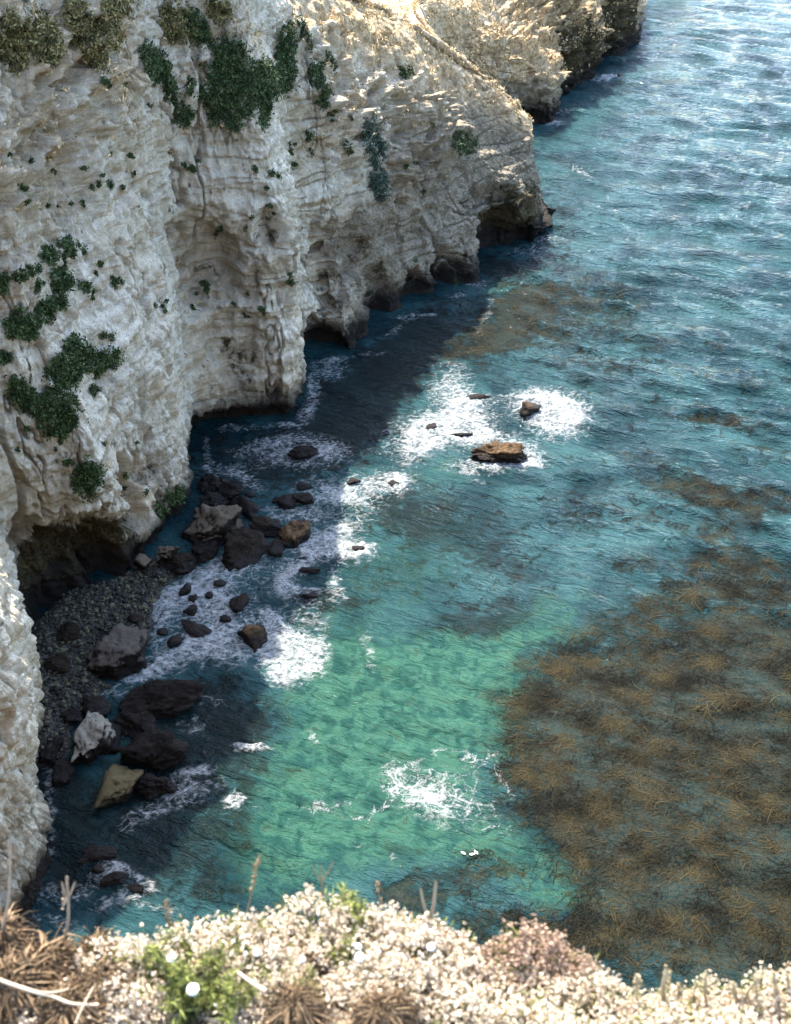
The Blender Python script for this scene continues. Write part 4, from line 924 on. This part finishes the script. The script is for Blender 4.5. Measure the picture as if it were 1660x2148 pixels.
GF = 'cream flowering shrubs on the near cliff edge'
protoC = [make_clump(41, .13, .15, 800), make_clump(42, .10, .12, 600), make_clump(45, .15, .17, 950), make_clump(47, .09, .19, 520)]
protoP = [make_clump(61, .10, .16, 800, 'pink', (.004, .0085), .9)]
protoT = [make_tuft(71, .07, .12, 1900), make_tuft(72, .05, .14, 1500)]
protoD = [make_dead(81, .11, .17, 1700), make_dead(82, .08, .20, 1200)]
used = {}
def place(proto, loc, rz, sc, label, cat, group):
    if proto.name in used: o = copy_tree(proto)
    else: o = proto; used[proto.name] = 1
    o.location = loc; o.rotation_euler = (0, 0, rz); o.scale = (sc, sc, sc); return tag(o, label, cat, group)
rs = np.random.RandomState(9)
lab1 = 'cream flowering shrub of many tiny blossom heads massed along the near cliff edge'
spots = []
for px in range(225, 960, 52): spots.append((px+rs.randint(-10, 10), float(edge_y((px-830)/2530*3))-.05-.05*rs.rand(), .75+.25*rs.rand(), 0))
for px in range(250, 1000, 80): spots.append((px+rs.randint(-20, 20), float(edge_y((px-830)/2530*3))-.17-.05*rs.rand(), .6+.25*rs.rand(), 0))
for px in range(940, 1720, 48): spots.append((px+rs.randint(-14, 14), float(edge_y((px-830)/2530*3))-.04-.08*rs.rand(), .55+.25*rs.rand(), 1))
for px in range(960, 1740, 70): spots.append((px+rs.randint(-14, 14), float(edge_y((px-830)/2530*3))-.20-.06*rs.rand(), .7+.2*rs.rand(), 1))
for px in range(-60, 240, 70): spots.append((px+rs.randint(-14, 14), float(edge_y((px-830)/2530*3))-.14-.1*rs.rand(), .5+.2*rs.rand(), 2))
for px in range(500, 900, 100): spots.append((px+rs.randint(-14, 14), float(edge_y((px-830)/2530*3))-.29, .55+.2*rs.rand(), 0))
for px, y, s_, k in spots:
    x = (px-830)/2530*2.95
    place(protoC[rs.randint(4)], (x, y, float(ground_z(x, y))-.02), rs.rand()*6.28, s_,
          {0: 'cream flowering shrub in the white blossom mass left and centre of the near edge', 1: 'cream flowering shrub in the lower right strip of the near edge', 2: 'cream flowering shrub among the dead brown clumps at lower left'}[k], 'shrub', GF+(' left and centre', ' at lower right', ' among dead clumps')[k])
def pl(proto, px, py, sc, lab, cat, group, h=.06, rz=None):
    p = gp(px, py, h); p[2] -= h+.01
    return place(proto, tuple(p), rs.rand()*6.28 if rz is None else rz, sc, lab, cat, group)
GT = 'fresh green feathery tufts among the blossoms'
for (px, py, s_, k, lab) in [(745, 1945, .95, 1, 'tall bright green feathery tuft in the middle of the cream blossoms'), (720, 2000, .7, 0, 'green feathery tuft at the foot of the tallest green one'), (410, 2075, 1.1, 0, 'broad green tuft around the lowest white daisy'),
      (330, 2050, .9, 0, 'green tuft left of the lowest white daisy'), (510, 2010, .85, 0, 'green tuft upper right of the lowest white daisy'), (470, 2100, .9, 0, 'green tuft lower right of the lowest white daisy'), (860, 1990, .6, 0, 'small green tuft beside the right-hand daisy'),
      (985, 2060, .55, 0, 'small green tuft below the rusty pink shrub'), (640, 2080, .55, 0, 'small green tuft in the dry grass near the bottom centre'), (380, 2000, .7, 0, 'green tuft under the upper left daisy'), (800, 2060, .5, 0, 'small yellowish green tuft among dry stems right of centre')]:
    pl(protoT[k], px, py, s_*1.35, lab, 'plant', GT)
GP_ = 'rusty pink flowering shrubs on the near edge'
for (px, py, s_, lab) in [(1105, 1985, .85, 'largest rusty pink flowering shrub standing out over the water'), (1060, 2010, .6, 'rusty pink shrub at the left foot of the largest pink one'), (1155, 1980, .6, 'rusty pink shrub at the right shoulder of the largest pink one'), (1205, 2025, .55, 'separate small rusty pink shrub right of the largest pink one'), (940, 2010, .6, 'rusty pink shrub patch left of the largest pink one'), (1010, 2050, .6, 'low rusty pink shrub below the gap between the pink ones')]:
    pl(protoP[0], px, py, s_*1.25, lab, 'shrub', GP_)
GD_ = 'dead brown plant clumps on the near edge'
for (px, py, s_, k, lab) in [(205, 1985, .62, 0, 'upright shaggy dead brown clump right of the lower left corner'), (20, 1960, .8, 1, 'tall dead brown clump at the left border'), (90, 2040, .8, 0, 'wide dead brown clump between the left border and the shaggy one'), (30, 2090, .9, 0, 'dead brown clump in the bottom left corner'),
      (215, 2085, .8, 1, 'hanging dead brown clump below the shaggy one'), (130, 1985, .45, 1, 'small dead brown clump at the base of the forked dry stalk'), (620, 2110, .6, 0, 'dead brown thatch near the bottom centre'), (660, 2010, .45, 0, 'small dead brown patch left of the tall green tuft'), (800, 2125, .6, 0, 'dead brown thatch near the bottom right of centre'), (150, 2130, .8, 0, 'dead brown clump under the pale twig'), (840, 2110, .5, 1, 'reddish brown dead clump at the bottom right of centre')]:
    pl(protoD[k], px, py, s_, lab, 'plant', GD_)
# daisies
def make_daisy():
    root = empty('daisy'); rs = np.random.RandomState(3); L = []; FF = []
    for ring, (n, r1, dz) in enumerate([(18, .021, .002), (14, .016, .007)]):
        for k in range(n):
            a = 6.283*k/n+ring*.2; r_ = r1*(.9+.15*rs.rand()); c, s2 = math.cos(a), math.sin(a); b0 = len(L)
            for (u, v) in [(.003, -.001), (.003, .001), (r_*.7, .0032), (r_, .0015), (r_, -.0015), (r_*.7, -.0032)]:
                L.append((u*c-v*s2, u*s2+v*c, dz-.25*u*u/.02+.0012*rs.rand()))
            FF.append(list(range(b0, b0+6)))
    o = mesh_from('petals', L, FF, mat=MP['white'], smooth=False, parent=root); attr(o, 'shade', np.full(len(L), .8))
    v, f = ICO[2]; o = mesh_from('centre', v*np.array([.006, .006, .004])+np.array([0, 0, .008]), f, mat=MP['yolk'], parent=root); attr(o, 'shade', np.full(len(v), .6))
    tube('stem', [(0, 0, 0), (.002, 0, -.05), (0, .004, -.11)], [.0013, .0016], MP['leaf'], root); return root
d0 = make_daisy()
for (px, py, s_, lab) in [(405, 2075, 1.0, 'lowest and largest white daisy in the green tufts'), (360, 2010, .75, 'white daisy upper left of the largest one'), (540, 1998, .6, 'white daisy right of the upper left one, above the green tufts'), (755, 2008, .8, 'white daisy right below the tall green tuft'),
                          (905, 1986, .75, 'white daisy beside the rusty pink patch'), (752, 1985, .55, 'small white daisy just above the one below the tall green tuft'), (635, 2012, .5, 'small white daisy left of the tall green tuft')]:
    p = gp(px, py, .16); o = place(d0, tuple(p), rs.rand()*6, s_*.72, lab, 'flower', 'white daisies on the near edge'); o.rotation_euler = (R(28), R(rs.rand()*16-8), rs.rand()*.5)
# dry stalks and twigs
def stalk(name, base, top, side, lab, mat, r0=.0035, heads=0, h0=.02, seed=1, group='dry stalks standing on the near edge'):
    rs = np.random.RandomState(seed); A = gp(*base, 0.0); t0 = topix(A)[2]
    def at_d(px, py, dy=0.):                      # a point standing over the base, at the base's distance in y
        d = ray(px, py); t = (A[1]+dy)/d[1]; return np.array([0, 0, HC])+d*t
    T = at_d(*top); root = empty(name)
    M = (A+T)/2+np.array([.01*rs.normal(), 0, .0]); tube('stem', spline([A-np.array([0, 0, .04]), A, M, T]), [r0*1.2, r0, r0*.55], mat, root)
    for (fr, px, py) in side:
        S_ = A+(T-A)*fr; E = at_d(px, py, .01*rs.normal()); tube('branch', spline([S_, (S_+E)/2+np.array([0, 0, -.006]), E], 8), [r0*.7, r0*.45], mat, root)
    if heads:
        k = rs.rand(heads); P = T+(A-T)*(k*.4)[:, None]+rs.normal(size=(heads, 3))*.003
        puff('seed_head', P, .0035+.0025*rs.rand(heads), mat, root, rs, .6)
    root.location = (0, 0, 0); return tag(root, lab, 'stalk', group)
stalk('dry_stalk', (12, 1930), (22, 1765), [], 'pale straight dry stalk at the left border', MP['twig'], .0042, 0)
stalk('dry_stalk', (128, 1990), (140, 1838), [(.68, 158, 1850), (.8, 130, 1850)], 'forked pale dry stalk against the dark water at left', MP['twig'], .0045, 10)
stalk('dry_stalk', (372, 1950), (350, 1890), [], 'short leaning brown grass head over the dark water', MP['stem'], .0028, 26, seed=4)
stalk('dry_stalk', (508, 1900), (545, 1790), [], 'thin curved grass stalk with a feathery head over the green water', MP['stem'], .0022, 26, seed=5)
stalk('dry_stalk', (688, 1940), (672, 1815), [(.75, 700, 1806), (.7, 655, 1815)], 'branched dry stalk left of the tall green tuft', MP['stem'], .0028, 0, seed=6)
stalk('dead_branch', (868, 1925), (915, 1848), [(.55, 882, 1862)], 'stout forked dead branch end pointing up right over the kelp', MP['twig'], .006, 0, seed=7)
stalk('dead_branch', (895, 1945), (920, 1932), [], 'short broken branch stub under the stout forked one', MP['twig'], .005, 0, seed=8)
stalk('dry_stalk', (805, 1960), (792, 1850), [], 'thin reddish stalk rising right of the tall green tuft', MP['stem'], .0018, 12, seed=9)
stalk('dry_stalk', (470, 2060), (400, 1960), [], 'thin leaning dry stem crossing the green tufts', MP['stem'], .0020, 0, seed=10)
stalk('dry_stalk', (900, 2110), (915, 2000), [], 'thin dry stem beside the right-hand green tuft', MP['stem'], .0020, 0, seed=11)
for i, (px, top, wdt, lab) in enumerate([(1400, 2030, 1.2, 'tallest thick straw spike at lower right'), (1338, 2045, .6, 'thin straw spike left of the tallest one'), (1425, 2065, 1., 'blunt straw spike just right of the tallest one'), (1480, 2042, .8, 'pointed straw spike in the middle of the lower right row'),
        (1538, 2062, 1., 'curved straw spike right of the pointed one'), (1590, 2050, .8, 'slanting straw spike third from the right border'), (1622, 2042, .7, 'thin straw spike second from the right border'), (1652, 2048, .8, 'straw spike at the right border'), (1455, 2085, .7, 'short straw spike between the tallest and the pointed one'), (1560, 2080, .6, 'short straw spike between the curved and the slanting one')]):
    o = stalk('straw_spike', (px+6*rs.normal(), 2125), (px, top), [], lab, MP['straw'], .0062*wdt, 30, seed=30+i, group='straw coloured spikes at lower right'); o['category'] = 'plant spike'
# pale bent twig in the lower left corner
tw = empty('bent_twig'); q = [gp(x, y, .14) for x, y in [(-60, 2030), (0, 2056), (70, 2080), (110, 2090), (150, 2105), (200, 2108)]]
tube('stem', spline(q, 26), [.0055, .005, .003], MP['twig'], tw, shade=.9)
tube('branch', spline([q[2], gp(110, 2082, .15), gp(145, 2074, .16)], 10), [.003, .002], MP['twig'], tw, shade=.9)
tube('branch', spline([gp(158, 2148, .12), gp(175, 2110, .15), gp(196, 2070, .17)], 10), [.003, .002], MP['twig'], tw, shade=.8)
tag(tw, 'pale bare twig bending across the lower left corner', 'twig')
tw = empty('bent_twig'); q = [gp(x, y, .15) for x, y in [(500, 2040), (530, 2062), (560, 2080)]]
tube('stem', spline(q, 10), [.004, .006], MP['twig'], tw, shade=.9); tag(tw, 'short thick pale twig lying right of the green tufts', 'twig')

# ------------------------------------------------------------------ gulls on the water
def make_gull():
    root = empty('gull'); v, f = ICO[3]
    V = v.copy(); V = V*np.array([.24, .105, .09]); V[:, 2] += .06+.05*np.clip(-V[:, 0]/.24, 0, 1)**2; V[:, 1] *= 1-.55*np.clip(-V[:, 0]/.24, 0, 1); neck = np.clip(V[:, 0]/.24, 0, 1)
    o = mesh_from('body', V, f, mat=MP['feather'], parent=root); attr(o, 'shade', np.full(len(V), .9))
    V = v*np.array([.055, .045, .045])+np.array([.20, 0, .20]); o = mesh_from('head', V, f, mat=MP['feather'], parent=root); attr(o, 'shade', np.full(len(V), 1.))
    tube('neck', [(.16, 0, .08), (.19, 0, .14), (.20, 0, .19)], [.055, .04, .035], MP['feather'], root, shade=1.)
    tube('beak', [(.24, 0, .20), (.28, 0, .195), (.30, 0, .185)], [.014, .010, .002], MP['yolk'], root)
    for s2 in (-1, 1): tube('wing', [(.10, .075*s2, .11), (-.05, .085*s2, .125), (-.20, .045*s2, .13), (-.30, .01*s2, .125)], [.03, .045, .03, .004], MP['feather'], root, shade=.2)
    return root
g0 = make_gull()
for (px, py, a, lab) in [(972, 1790, 2.6, 'leftmost of three white gulls floating on the green water'), (990, 1793, 3.3, 'middle one of three white gulls floating on the green water'), (999, 1789, 2.2, 'rightmost of three white gulls floating close together'), (1257, 432, 1.2, 'single white gull far off beside the headland tip')]:
    p = at(px, py, 0); place(g0, (p[0], p[1], .02+float(wave_h(np.array([p[0]]), np.array([p[1]]))[0])), a, .6, lab, 'bird', 'gulls floating on the water')
